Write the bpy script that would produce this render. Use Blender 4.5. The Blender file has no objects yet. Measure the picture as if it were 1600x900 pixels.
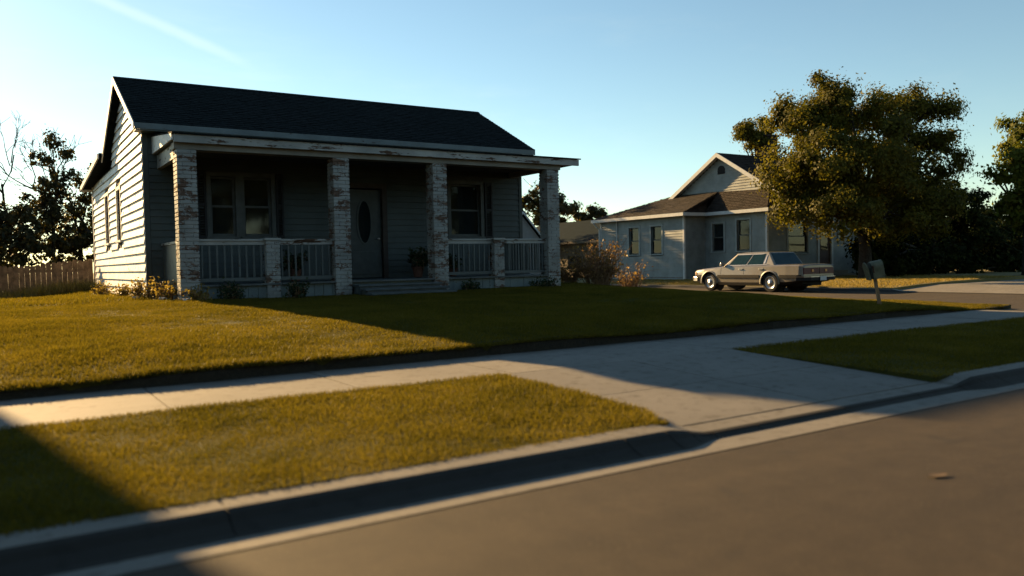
import bpy, bmesh, math, random
import numpy as np
from mathutils import Vector, Matrix, Euler

random.seed(7)
RNG = np.random.default_rng(11)
scene = bpy.context.scene
col = scene.collection
R = math.radians

# ------------------------------------------------------------------ camera
FPX, YAW, PITCH, ROLL, EYE = 1250.0, R(32.7), R(1.8), R(1.2), 1.2
fw = Vector((math.sin(YAW) * math.cos(PITCH), math.cos(YAW) * math.cos(PITCH), -math.sin(PITCH)))
rt0 = Vector((math.cos(YAW), -math.sin(YAW), 0.0))
up0 = rt0.cross(fw)
rt = rt0 * math.cos(ROLL) - up0 * math.sin(ROLL)
up = up0 * math.cos(ROLL) + rt0 * math.sin(ROLL)
cam_data = bpy.data.cameras.new('camera')
cam = bpy.data.objects.new('camera', cam_data)
col.objects.link(cam)
cam.matrix_world = Matrix(((rt.x, up.x, -fw.x, 0), (rt.y, up.y, -fw.y, 0), (rt.z, up.z, -fw.z, EYE), (0, 0, 0, 1)))
cam_data.sensor_width = 36.0
cam_data.lens = FPX / 1600 * 36
cam_data.clip_start = 0.05
cam_data.clip_end = 3000
cam_data.dof.use_dof = True
cam_data.dof.focus_distance = 21.0
cam_data.dof.aperture_fstop = 1.05
scene.camera = cam


def ray(px, py):
    return fw + rt * ((px - 800) / FPX) - up * ((py - 450) / FPX)


def at(px, py, t):
    return Vector((0, 0, EYE)) + ray(px, py) * t


# ------------------------------------------------------------------ sky, sun, exposure
SUN_EL = R(17.9)
SUN_AZ = math.atan2(-0.19, 1.0)          # angle from +Y towards +X
sunv = Vector((math.sin(SUN_AZ) * math.cos(SUN_EL), math.cos(SUN_AZ) * math.cos(SUN_EL), math.sin(SUN_EL)))

world = bpy.data.worlds.new('World')
scene.world = world
world.use_nodes = True
wn, wl = world.node_tree.nodes, world.node_tree.links
wn.clear()
w_out = wn.new('ShaderNodeOutputWorld')
w_bg = wn.new('ShaderNodeBackground')
w_sky = wn.new('ShaderNodeTexSky')
w_sky.sky_type = 'NISHITA'
w_sky.sun_disc = False
w_sky.sun_elevation = SUN_EL
w_sky.sun_rotation = SUN_AZ
w_sky.altitude = 100
w_sky.air_density = 1.0
w_sky.dust_density = 0.1
w_sky.ozone_density = 1.0
w_bg.inputs['Strength'].default_value = 0.05
# a thin contrail and a little cirrus, fixed to directions of the sky
w_tc = wn.new('ShaderNodeTexCoord')
d1, d2 = ray(90, -30).normalized(), ray(370, 92).normalized()
nrm = d1.cross(d2).normalized()
mid = (d1 + d2).normalized()


def wnode(kind, op=None, **inp):
    n = wn.new(kind)
    if op:
        n.operation = op
    for k, v in inp.items():
        n.inputs[int(k[1:])].default_value = v
    return n


dotn = wnode('ShaderNodeVectorMath', 'DOT_PRODUCT', i1=nrm)
wl.new(w_tc.outputs['Generated'], dotn.inputs[0])
cn = wn.new('ShaderNodeTexNoise')
cn.inputs['Scale'].default_value = 30
cn.inputs['Detail'].default_value = 4
wl.new(w_tc.outputs['Generated'], cn.inputs['Vector'])
wob = wnode('ShaderNodeMath', 'MULTIPLY_ADD', i1=0.006, i2=-0.003)
wl.new(cn.outputs['Fac'], wob.inputs[0])
add = wnode('ShaderNodeMath', 'ADD')
wl.new(dotn.outputs['Value'], add.inputs[0]); wl.new(wob.outputs[0], add.inputs[1])
ab = wnode('ShaderNodeMath', 'ABSOLUTE')
wl.new(add.outputs[0], ab.inputs[0])
wid = wn.new('ShaderNodeMapRange')
wid.interpolation_type = 'SMOOTHSTEP'
wid.inputs['From Min'].default_value = 0.009
wid.inputs['From Max'].default_value = 0.0005
wl.new(ab.outputs[0], wid.inputs['Value'])
dotm = wnode('ShaderNodeVectorMath', 'DOT_PRODUCT', i1=mid)
wl.new(w_tc.outputs['Generated'], dotm.inputs[0])
rng = wn.new('ShaderNodeMapRange')
rng.interpolation_type = 'SMOOTHSTEP'
rng.inputs['From Min'].default_value = math.cos(0.125)
rng.inputs['From Max'].default_value = math.cos(0.03)
wl.new(dotm.outputs['Value'], rng.inputs['Value'])
cmul = wnode('ShaderNodeMath', 'MULTIPLY')
wl.new(wid.outputs[0], cmul.inputs[0]); wl.new(rng.outputs[0], cmul.inputs[1])
cm2 = wnode('ShaderNodeMath', 'MULTIPLY', i1=0.22)
wl.new(cmul.outputs[0], cm2.inputs[0])
cmap = wn.new('ShaderNodeMapping')
cmap.inputs['Scale'].default_value = (1.4, 2.4, 7.0)
wl.new(w_tc.outputs['Generated'], cmap.inputs['Vector'])
ci = wn.new('ShaderNodeTexNoise')
ci.inputs['Scale'].default_value = 2.2
ci.inputs['Detail'].default_value = 7
ci.inputs['Roughness'].default_value = 0.62
wl.new(cmap.outputs[0], ci.inputs['Vector'])
cir = wn.new('ShaderNodeMapRange')
cir.interpolation_type = 'SMOOTHSTEP'
cir.inputs['From Min'].default_value = 0.5
cir.inputs['From Max'].default_value = 0.85
cir.inputs['To Max'].default_value = 0.16
wl.new(ci.outputs['Fac'], cir.inputs['Value'])
csum = wnode('ShaderNodeMath', 'ADD')
wl.new(cm2.outputs[0], csum.inputs[0]); wl.new(cir.outputs[0], csum.inputs[1])
cbright = wnode('ShaderNodeVectorMath', 'SCALE')
bw = wn.new('ShaderNodeRGBToBW')
wl.new(w_sky.outputs[0], bw.inputs[0])
cmix = wn.new('ShaderNodeMix')
cmix.data_type = 'RGBA'
wl.new(csum.outputs[0], cmix.inputs[0])
wl.new(w_sky.outputs[0], cmix.inputs[6])
cw = wnode('ShaderNodeMath', 'MULTIPLY', i1=1.5)
wl.new(bw.outputs[0], cw.inputs[0])
wl.new(cw.outputs[0], cmix.inputs[7])
wtint = wn.new('ShaderNodeMix')
wtint.data_type = 'RGBA'
wtint.blend_type = 'MULTIPLY'
wtint.inputs[0].default_value = 1.0
wtint.inputs[7].default_value = (.91, 1.0, .93, 1)      # the film's cool cyan balance
wl.new(cmix.outputs[2], wtint.inputs[6])
wl.new(wtint.outputs[2], w_bg.inputs['Color'])
wl.new(w_bg.outputs[0], w_out.inputs[0])

sun_data = bpy.data.lights.new('sun', 'SUN')
sun_data.energy = 5.0
sun_data.angle = R(0.6)
sun_data.color = (1.0, 0.65, 0.28)
sun = bpy.data.objects.new('sun', sun_data)
col.objects.link(sun)
sun.rotation_euler = sunv.to_track_quat('Z', 'Y').to_euler()
sun.location = (-10, 40, 30)

vs = scene.view_settings
vs.view_transform = 'Standard'
vs.look = 'None'
vs.exposure = 1.75
vs.gamma = 1.0
vs.use_curve_mapping = False
scene.cycles.max_bounces = 6
scene.cycles.transparent_max_bounces = 8
scene.render.film_transparent = False

# ------------------------------------------------------------------ materials
MATS = {}


class NT:
    """small node helper"""
    def __init__(s, name):
        s.m = bpy.data.materials.new(name)
        s.m.use_nodes = True
        s.n, s.l = s.m.node_tree.nodes, s.m.node_tree.links
        s.b = s.n['Principled BSDF']
        s.out = s.n['Material Output']
        s.tc = s.n.new('ShaderNodeTexCoord')
        s.geo = s.n.new('ShaderNodeNewGeometry')
        MATS[name] = s.m

    def noise(s, scale, detail=4, rough=.55, vec=None, stretch=None):
        t = s.n.new('ShaderNodeTexNoise')
        t.inputs['Scale'].default_value = scale
        t.inputs['Detail'].default_value = detail
        t.inputs['Roughness'].default_value = rough
        v = vec or s.geo.outputs['Position']
        if stretch:
            mp = s.n.new('ShaderNodeMapping')
            mp.inputs['Scale'].default_value = stretch
            s.l.new(v, mp.inputs['Vector'])
            v = mp.outputs[0]
        s.l.new(v, t.inputs['Vector'])
        return t.outputs['Fac']

    def ramp(s, fac, stops, interp='LINEAR'):
        r = s.n.new('ShaderNodeValToRGB')
        r.color_ramp.interpolation = interp
        e = r.color_ramp.elements
        while len(e) < len(stops):
            e.new(0.5)
        for i, (p, c) in enumerate(stops):
            e[i].position = p
            e[i].color = (*c, 1) if len(c) == 3 else c
        s.l.new(fac, r.inputs[0])
        return r.outputs['Color']

    def mix(s, fac, a, b, mode='MIX'):
        m = s.n.new('ShaderNodeMix')
        m.data_type = 'RGBA'
        m.blend_type = mode
        for sock, v in ((m.inputs[0], fac), (m.inputs[6], a), (m.inputs[7], b)):
            if isinstance(v, (int, float)):
                sock.default_value = v
            elif isinstance(v, tuple):
                sock.default_value = (*v, 1)
            else:
                s.l.new(v, sock)
        return m.outputs[2]

    def math(s, op, a, b=0.0):
        m = s.n.new('ShaderNodeMath')
        m.operation = op
        for i, v in enumerate((a, b)):
            if isinstance(v, (int, float)):
                m.inputs[i].default_value = v
            else:
                s.l.new(v, m.inputs[i])
        return m.outputs[0]

    def bump(s, h, strength=.3, dist=.02):
        b = s.n.new('ShaderNodeBump')
        b.inputs['Strength'].default_value = strength
        b.inputs['Distance'].default_value = dist
        s.l.new(h, b.inputs['Height'])
        s.l.new(b.outputs[0], s.b.inputs['Normal'])

    def set(s, **k):
        for key, v in k.items():
            sock = s.b.inputs[key.replace('_', ' ')]
            if isinstance(v, (int, float)):
                sock.default_value = v
            elif isinstance(v, tuple):
                sock.default_value = (*v, 1) if len(v) == 3 else v
            else:
                s.l.new(v, sock)
        return s


def plain(name, c, rough=.6, spec=.4, metal=0., var=.25, scale=6., bump=0.):
    t = NT(name)
    n = t.noise(scale, 5)
    lo = tuple(x * (1 - var) for x in c)
    hi = tuple(min(1, x * (1 + var)) for x in c)
    t.set(Base_Color=t.ramp(n, [(.3, lo), (.7, hi)]), Roughness=rough, Metallic=metal)
    t.b.inputs['Specular IOR Level'].default_value = spec
    if bump:
        t.bump(t.noise(scale * 8, 4), bump, .01)
    return t.m


def peel(name, paint, under, amount=.5, rough=.45, scale=5., stretch=(1, 1, 1), spec=.5):
    """old paint flaking off; amount = noise threshold, larger = less bare"""
    t = NT(name)
    oi = t.n.new('ShaderNodeObjectInfo')
    n1 = t.noise(scale, 7, .65, stretch=stretch)
    n2 = t.noise(scale * 7, 4, .6, stretch=stretch)
    mixn = t.math('ADD', t.math('MULTIPLY', n1, .75), t.math('MULTIPLY', n2, .25))
    mixn = t.math('ADD', mixn, t.math('MULTIPLY', t.math('SUBTRACT', oi.outputs['Random'], .5), .06))
    mask = t.ramp(mixn, [(amount - .012, (0, 0, 0)), (amount + .012, (1, 1, 1))])
    dirt = t.ramp(t.noise(1.7, 5, .6), [(.3, tuple(x * .62 for x in paint)), (.65, paint)])
    und = t.ramp(t.noise(14, 4), [(.3, tuple(x * .5 for x in under)), (.7, tuple(x * 1.3 for x in under))])
    t.set(Base_Color=t.mix(mask, dirt, und))
    rr = t.math('ADD', t.math('MULTIPLY', mask, .4), rough)
    t.set(Roughness=rr)
    t.b.inputs['Specular IOR Level'].default_value = spec
    t.bump(t.math('SUBTRACT', t.math('MULTIPLY', n2, .3), mask), .35, .004)
    return t.m


def foliage(name, stops, trans=.45, rough=.55, spec=.25, rw=.6):
    t = NT(name)
    ri = t.geo.outputs['Random Per Island']
    n = t.noise(1.3, 3)
    f = t.math('ADD', t.math('MULTIPLY', ri, rw), t.math('MULTIPLY', n, 1 - rw))
    c = t.ramp(f, stops)
    t.set(Base_Color=c, Roughness=rough)
    t.b.inputs['Specular IOR Level'].default_value = spec
    tr = t.n.new('ShaderNodeBsdfTranslucent')
    tint = t.mix(1.0, c, (1.15, 1.15, .55), 'MULTIPLY')
    t.l.new(tint, tr.inputs['Color'])
    ms = t.n.new('ShaderNodeMixShader')
    ms.inputs[0].default_value = trans
    t.l.new(t.b.outputs[0], ms.inputs[1])
    t.l.new(tr.outputs[0], ms.inputs[2])
    t.l.new(ms.outputs[0], t.out.inputs['Surface'])
    return t.m


def glass(name, c, rough=.04, transp=.55):
    t = NT(name)
    t.set(Base_Color=c, Roughness=t.math('ADD', t.math('MULTIPLY', t.noise(3), .05), rough))
    t.b.inputs['Specular IOR Level'].default_value = .6
    tr = t.n.new('ShaderNodeBsdfTransparent')
    tr.inputs['Color'].default_value = (.75, .82, .82, 1)
    ms = t.n.new('ShaderNodeMixShader')
    ms.inputs[0].default_value = transp
    t.l.new(t.b.outputs[0], ms.inputs[1])
    t.l.new(tr.outputs[0], ms.inputs[2])
    t.l.new(ms.outputs[0], t.out.inputs['Surface'])
    return t.m


# asphalt
t = NT('asphalt')
fine = t.noise(160, 3, .7)
big = t.noise(.55, 5, .6, stretch=(.35, 1, 1))
mid_n = t.noise(5, 4, .6)
c = t.ramp(fine, [(.30, (.022, .0155, .0090)), (.55, (.050, .036, .0215)), (.75, (.115, .085, .053))])
c = t.mix(t.math('MULTIPLY', big, .7), c, t.mix(1., c, (.62, .61, .60), 'MULTIPLY'))
c = t.mix(.3, c, t.ramp(mid_n, [(.3, (.022, .016, .0095)), (.7, (.072, .052, .031))]))
tyre = t.noise(.9, 4, .55, stretch=(.06, 1.6, 1))
c = t.mix(t.math('MULTIPLY', t.ramp(tyre, [(.40, (0, 0, 0)), (.60, (1, 1, 1))]), .7), c, t.mix(1., c, (.66, .66, .68), 'MULTIPLY'))
spot = t.noise(2.3, 3, .5)
c = t.mix(t.math('MULTIPLY', t.ramp(spot, [(.66, (0, 0, 0)), (.72, (1, 1, 1))]), .5), c, (.018, .015, .012))
grit = t.ramp(t.noise(70, 2, .6), [(.62, (0, 0, 0)), (.70, (1, 1, 1))])
c = t.mix(t.math('MULTIPLY', grit, .45), c, (.19, .145, .095))
t.set(Base_Color=c, Roughness=.85)
t.b.inputs['Specular IOR Level'].default_value = .3
t.bump(t.math('ADD', fine, t.math('MULTIPLY', grit, .5)), .6, .006)

# concrete
for nm, base in (('concrete', (.165, .152, .132)), ('kerb_concrete', (.17, .156, .134)), ('kerb_shaded', (.024, .021, .017))):
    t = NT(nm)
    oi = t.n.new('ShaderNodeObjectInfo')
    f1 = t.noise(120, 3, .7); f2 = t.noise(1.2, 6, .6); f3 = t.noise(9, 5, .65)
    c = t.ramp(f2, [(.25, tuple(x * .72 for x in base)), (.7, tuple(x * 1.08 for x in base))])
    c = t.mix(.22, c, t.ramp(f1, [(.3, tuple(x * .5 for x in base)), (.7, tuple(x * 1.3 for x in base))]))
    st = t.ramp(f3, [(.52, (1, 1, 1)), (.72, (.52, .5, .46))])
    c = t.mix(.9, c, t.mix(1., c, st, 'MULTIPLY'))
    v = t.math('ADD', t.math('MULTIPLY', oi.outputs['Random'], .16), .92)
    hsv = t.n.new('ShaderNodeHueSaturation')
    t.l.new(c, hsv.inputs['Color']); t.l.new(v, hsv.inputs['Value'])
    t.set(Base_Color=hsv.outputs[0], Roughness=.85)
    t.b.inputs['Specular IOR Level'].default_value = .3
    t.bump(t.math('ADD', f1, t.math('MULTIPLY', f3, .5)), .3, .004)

# soil and thatch below the grass
t = NT('turf')
f1 = t.noise(55, 4, .7); f2 = t.noise(.8, 5, .6)
c = t.ramp(f1, [(.3, (.035, .030, .010)), (.7, (.10, .085, .022))])
c = t.mix(.55, c, t.ramp(f2, [(.35, (.030, .045, .010)), (.65, (.085, .075, .020))]))
t.set(Base_Color=c, Roughness=.95)
t.b.inputs['Specular IOR Level'].default_value = .1
t.bump(f1, .8, .03)
t = NT('soil')
t.set(Base_Color=t.ramp(t.noise(24, 5, .7), [(.3, (.010, .008, .005)), (.7, (.03, .024, .014))]), Roughness=.95)
t.bump(t.noise(40, 4), .8, .03)
t = NT('dry_field')
c = t.ramp(t.noise(30, 4, .7), [(.3, (.10, .08, .025)), (.7, (.21, .165, .055))])
c = t.mix(.5, c, t.ramp(t.noise(.35, 5, .6), [(.35, (.07, .075, .02)), (.65, (.20, .155, .05))]))
t.set(Base_Color=c, Roughness=.95)
t.bump(t.noise(45, 4, .7), .9, .05)

foliage('grass', [(.20, (.050, .046, .007)), (.42, (.092, .077, .010)), (.60, (.135, .104, .015)), (.85, (.20, .15, .030))], .5, .6, .12, .35)
foliage('dry_grass', [(.2, (.12, .10, .025)), (.5, (.22, .16, .045)), (.85, (.34, .25, .10))], .45, .6)
foliage('oak_leaf', [(.15, (.050, .052, .008)), (.45, (.085, .080, .012)), (.75, (.135, .112, .017)), (.95, (.19, .14, .022))], .5, .6, .12, .4)
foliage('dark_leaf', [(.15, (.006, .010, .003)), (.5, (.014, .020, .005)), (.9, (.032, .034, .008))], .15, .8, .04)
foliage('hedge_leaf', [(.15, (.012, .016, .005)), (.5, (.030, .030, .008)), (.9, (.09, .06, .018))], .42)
foliage('right_leaf', [(.15, (.050, .066, .010)), (.5, (.095, .11, .016)), (.9, (.17, .155, .024))], .5, .6, .12, .4)
foliage('dead_leaf', [(.2, (.12, .065, .026)), (.6, (.24, .145, .06)), (.9, (.38, .25, .11))], .4)
foliage('pot_leaf', [(.2, (.010, .02, .008)), (.8, (.03, .045, .015))], .25)
plain('bark', (.026, .020, .015), .9, .2, var=.5, scale=14, bump=.6)
plain('twig', (.20, .125, .07), .85, .2, var=.4, scale=9)
plain('terracotta', (.10, .045, .03), .8, .3)

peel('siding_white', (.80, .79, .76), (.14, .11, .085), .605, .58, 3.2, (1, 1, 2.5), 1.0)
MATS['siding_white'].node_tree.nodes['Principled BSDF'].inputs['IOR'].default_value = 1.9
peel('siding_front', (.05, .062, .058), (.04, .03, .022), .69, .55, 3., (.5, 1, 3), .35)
peel('trim_peel', (.32, .32, .30), (.07, .036, .020), .56, .5, 3.2, (.45, 1, 2.2), .4)
peel('fascia_peel', (.12, .15, .16), (.06, .033, .02), .63, .5, 3.0, (.4, 1, 2), .4)
peel('beam_tan', (.22, .20, .165), (.12, .08, .05), .66, .6, 3.0, (.35, 1, 2), .3)
peel('brick_paint', (.26, .27, .26), (.11, .068, .048), .535, .5, 3.2, (1, 1, 2.0), .4)
peel('rail_paint', (.085, .10, .098), (.12, .07, .045), .62, .5, 5., (1, 1, 1), .4)
peel('skirt_paint', (.15, .185, .185), (.08, .06, .045), .63, .6, 3.5, (1, 1, .6), .3)
plain('mortar', (.17, .155, .14), .9, .2, var=.4, scale=20)
plain('step_paint', (.055, .068, .073), .6, .4, var=.35, scale=4)
plain('deck_paint', (.07, .08, .08), .6, .4, var=.35, scale=4)
plain('wall_core', (.07, .075, .075), .9, .2)
plain('shingle_dark', (.008, .011, .012), .95, .06, var=.5, scale=9, bump=.4)
plain('shutter', (.012, .012, .014), .6, .3)
plain('sash', (.06, .066, .063), .55, .4)
plain('door_paint', (.042, .05, .048), .5, .4)
plain('door_frame', (.035, .025, .02), .6, .3)
plain('curtain', (.10, .11, .105), .8, .2)
glass('pane_glass', (.012, .016, .018), .03, .5)

peel('siding_blue', (.225, .25, .245), (.2, .2, .18), .80, .55, 2., (1, 1, 1), .35)
plain('soft_trim', (.24, .275, .275), .55, .3, var=.12)
plain('white_trim', (.45, .46, .455), .5, .4, var=.12)
plain('shingle_brown', (.026, .019, .015), .9, .2, var=.55, scale=3.2, bump=.5)
plain('shingle_teal', (.009, .016, .019), .95, .03, var=.3, scale=3)
plain('stucco_tan', (.15, .12, .085), .85, .2, var=.15, bump=.2)
plain('brick_dark', (.026, .018, .014), .9, .2, var=.45, scale=16)
plain('weathered_wood', (.26, .165, .095), .9, .2, var=.45, scale=7, bump=.3)
plain('brown_door', (.075, .035, .022), .6, .4)
plain('pale_wall', (.22, .22, .21), .8, .3, var=.1)

t = NT('car_paint')
t.set(Base_Color=t.ramp(t.noise(2.), [(.3, (.165, .15, .125)), (.7, (.20, .183, .155))]), Roughness=.30, Metallic=.25)
t.b.inputs['Coat Weight'].default_value = .6
t.b.inputs['Coat Roughness'].default_value = .12
plain('car_lower', (.18, .16, .13), .38, .5, .2, .08)
plain('car_black', (.012, .012, .013), .75, .2, var=.1)
plain('rubber', (.018, .018, .019), .85, .2, var=.2)
plain('chrome', (.36, .36, .37), .28, .5, .95, .08)
plain('tail_red', (.065, .010, .008), .5, .25, var=.2)
plain('amber', (.45, .16, .02), .3, .5)
plain('lamp_glass', (.55, .55, .53), .15, .6, var=.08)
plain('plate', (.33, .36, .38), .5, .4, var=.1)
plain('car_glass', (.008, .026, .033), .12, .2, var=.2)
plain('mailbox_metal', (.11, .11, .07), .55, .4, .2, .35, 9)
plain('mailbox_dark', (.025, .035, .033), .7, .3)
plain('fallen_leaf', (.12, .085, .055), .8, .2, var=.3, scale=30)
plain('litter', (.55, .50, .42), .8, .2, var=.2)

# ------------------------------------------------------------------ mesh helpers
ORIG = {}       # world position of things that are parents


class MB:
    def __init__(s):
        s.v, s.f = [], []

    def add(s, vs_, fs):
        o = len(s.v)
        s.v += [tuple(p) for p in vs_]
        s.f += [tuple(i + o for i in f) for f in fs]
        return s

    def box(s, x0, x1, y0, y1, z0, z1):
        return s.add([(x0, y0, z0), (x1, y0, z0), (x1, y1, z0), (x0, y1, z0), (x0, y0, z1), (x1, y0, z1), (x1, y1, z1), (x0, y1, z1)],
                     [(0, 3, 2, 1), (4, 5, 6, 7), (0, 1, 5, 4), (1, 2, 6, 5), (2, 3, 7, 6), (3, 0, 4, 7)])

    def hexa(s, p):
        """8 points: bottom ring 0-3, top ring 4-7"""
        return s.add(p, [(0, 3, 2, 1), (4, 5, 6, 7), (0, 1, 5, 4), (1, 2, 6, 5), (2, 3, 7, 6), (3, 0, 4, 7)])

    def slab(s, quad, th):
        """a thick sheet: quad is the top face, th a downward thickness vector"""
        th = Vector(th)
        lo = [Vector(q) + th for q in quad]
        return s.hexa(lo + [Vector(q) for q in quad])

    def prism(s, poly, axis, a0, a1):
        """extrude 2d polygon along axis; axis x: poly=(y,z), y: (x,z), z: (x,y)"""
        def mk(p, a):
            return (a, p[0], p[1]) if axis == 'x' else (p[0], a, p[1]) if axis == 'y' else (p[0], p[1], a)
        n = len(poly)
        return s.add([mk(p, a0) for p in poly] + [mk(p, a1) for p in poly],
                     [tuple(range(n)), tuple(range(2 * n - 1, n - 1, -1))] + [(i, i + n, (i + 1) % n + n, (i + 1) % n) for i in range(n)])

    def tube(s, pts, rad, n=7, cap=True):
        pts = [Vector(p) for p in pts]
        o = len(s.v)
        for i, p in enumerate(pts):
            a = pts[max(0, i - 1)]; b = pts[min(len(pts) - 1, i + 1)]
            d = (b - a).normalized()
            u = d.cross(Vector((0.31, 0.17, 0.93)) if abs(d.z) < .9 else Vector((1, 0, 0))).normalized()
            w = d.cross(u)
            for k in range(n):
                an = 2 * math.pi * k / n
                s.v.append(tuple(p + (u * math.cos(an) + w * math.sin(an)) * rad[i]))
        for i in range(len(pts) - 1):
            for k in range(n):
                k2 = (k + 1) % n
                s.f.append((o + i * n + k, o + i * n + k2, o + (i + 1) * n + k2, o + (i + 1) * n + k))
        if cap:
            s.f.append(tuple(o + k for k in range(n))[::-1])
            s.f.append(tuple(o + (len(pts) - 1) * n + k for k in range(n)))
        return s

    def lathe(s, prof, c, axis='z', n=20):
        """prof: (radius, height)"""
        o = len(s.v)
        c = Vector(c)
        for r, h in prof:
            for k in range(n):
                a = 2 * math.pi * k / n
                u, w = r * math.cos(a), r * math.sin(a)
                s.v.append(tuple(c + (Vector((u, w, h)) if axis == 'z' else Vector((u, h, w)) if axis == 'y' else Vector((h, u, w)))))
        for i in range(len(prof) - 1):
            for k in range(n):
                k2 = (k + 1) % n
                s.f.append((o + i * n + k, o + i * n + k2, o + (i + 1) * n + k2, o + (i + 1) * n + k))
        s.f.append(tuple(o + k for k in range(n)))
        s.f.append(tuple(o + (len(prof) - 1) * n + k for k in range(n)))
        return s

    def build(s, name, mat, parent=None, smooth=False, bevel=0., kind=None, label=None):
        me = bpy.data.meshes.new(name)
        v = np.array(s.v, dtype=float)
        c = (v.min(0) + v.max(0)) / 2
        me.from_pydata([tuple(p) for p in (v - c)], [], s.f)
        bm = bmesh.new(); bm.from_mesh(me)
        bmesh.ops.recalc_face_normals(bm, faces=bm.faces)
        if bevel:
            bmesh.ops.bevel(bm, geom=list(bm.edges), offset=bevel, segments=2, affect='EDGES', profile=.6, clamp_overlap=True)
        bm.to_mesh(me); bm.free()
        me.materials.append(MATS[mat])
        if smooth:
            me.shade_smooth()
        o = bpy.data.objects.new(name, me)
        col.objects.link(o)
        place(o, Vector(c), parent)
        if kind:
            o['kind'] = kind
        if label:
            o['label'] = label
        return o


def place(o, pos, parent):
    base = Vector((0, 0, 0))
    if parent is not None:
        o.parent = parent
        base = ORIG[parent.name]
    o.location = pos - base
    ORIG[o.name] = Vector(pos)


def thing(name, label, cat, loc, group=None):
    o = bpy.data.objects.new(name, None)
    o.empty_display_size = .3
    col.objects.link(o)
    o.location = loc
    ORIG[o.name] = Vector(loc)
    return tag(o, label, cat, group)


def tag(o, label, cat, group=None):
    o['label'] = label
    o['category'] = cat
    if group:
        o['group'] = group
    return o


def struct(o):
    o['kind'] = 'structure'
    return o


def piece(mesh, name, parent, pos, scale=(1, 1, 1), rot=(0, 0, 0)):
    o = bpy.data.objects.new(name, mesh)
    col.objects.link(o)
    place(o, Vector(pos), parent)
    o.scale = scale
    o.rotation_euler = rot
    return o


def unit_mesh(name, mb, mat, bevel=0.):
    me = bpy.data.meshes.new(name)
    me.from_pydata(mb.v, [], mb.f)
    bm = bmesh.new(); bm.from_mesh(me)
    bmesh.ops.recalc_face_normals(bm, faces=bm.faces)
    if bevel:
        bmesh.ops.bevel(bm, geom=list(bm.edges), offset=bevel, segments=1, affect='EDGES')
    bm.to_mesh(me); bm.free()
    me.materials.append(MATS[mat])
    return me


def soup(name, verts, faces_n, mat, parent=None, kind=None, pos=None):
    """fast mesh from a numpy vertex array in which each face owns faces_n consecutive vertices"""
    c = verts.mean(0) if pos is None else np.array(pos, float)
    me = bpy.data.meshes.new(name)
    n = len(verts)
    nf = n // faces_n
    me.vertices.add(n); me.loops.add(n); me.polygons.add(nf)
    me.vertices.foreach_set('co', (verts - c).astype(np.float32).ravel())
    me.loops.foreach_set('vertex_index', np.arange(n, dtype=np.int32))
    me.polygons.foreach_set('loop_start', np.arange(0, n, faces_n, dtype=np.int32))
    me.update(calc_edges=True)
    me.materials.append(MATS[mat])
    o = bpy.data.objects.new(name, me)
    col.objects.link(o)
    place(o, Vector(c), parent)
    if kind:
        o['kind'] = kind
    return o


# ------------------------------------------------------------------ ground
def sm(a, b, x):
    x = np.clip((np.asarray(x, float) - a) / (b - a), 0, 1)
    return x * x * (3 - 2 * x)


def lawn_z(x, y):
    x = np.asarray(x, float); y = np.asarray(y, float)
    z = np.interp(y, [7.75, 9.0, 12.0, 16.0, 30.0], [.285, .38, .52, .61, .61])
    z = z - .16 * sm(19, 26, y) * sm(2.2, .2, x)
    z = .17 + (z - .17) * (1 - .9 * sm(12.0, 16.4, x))
    return z + .012 * np.sin(x * 1.7 + y * .6) + .010 * np.sin(y * 2.3 - x * .9)


def sheet(name, x0, x1, y0, y1, nx, ny, zf, mat, skirt=0.):
    xs, ys = np.linspace(x0, x1, nx + 1), np.linspace(y0, y1, ny + 1)
    X, Y = np.meshgrid(xs, ys)
    Z = zf(X, Y)
    m = MB()
    m.v = [tuple(p) for p in np.stack([X, Y, Z], -1).reshape(-1, 3)]
    w = nx + 1
    m.f = [(j * w + i, j * w + i + 1, (j + 1) * w + i + 1, (j + 1) * w + i) for j in range(ny) for i in range(nx)]
    if skirt:
        b = [i for i in range(w)] + [j * w + nx for j in range(1, ny + 1)] + [ny * w + i for i in range(nx - 1, -1, -1)] + [j * w for j in range(ny - 1, 0, -1)]
        o = len(m.v)
        m.v += [(m.v[i][0], m.v[i][1], m.v[i][2] - skirt) for i in b]
        k = len(b)
        m.f += [(b[i], o + i, o + (i + 1) % k, b[(i + 1) % k]) for i in range(k)]
    return struct(m.build(name, mat))


const = lambda z: (lambda X, Y: np.full_like(X, z))
sheet('ground', -900, 900, -900, 900, 4, 4, const(-.06), 'dry_field')
sheet('street', -120, 120, -7.0, 3.55, 24, 4, const(0.0), 'asphalt')
# the side street with its flared mouth
m = MB()
m.add([(13.4, 3.551, .0), (27.4, 3.551, .0), (25.6, 4.4, .001), (24.6, 5.6, .002), (24.2, 7.5, .003), (24.2, 110, .003), (16.7, 110, .003), (16.7, 7.5, .003), (16.3, 5.6, .002), (15.2, 4.4, .001)],
      [(0, 1, 2, 9), (9, 2, 3, 8), (8, 3, 4, 7), (7, 4, 5, 6)])
struct(m.build('side_street', 'asphalt'))


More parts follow.
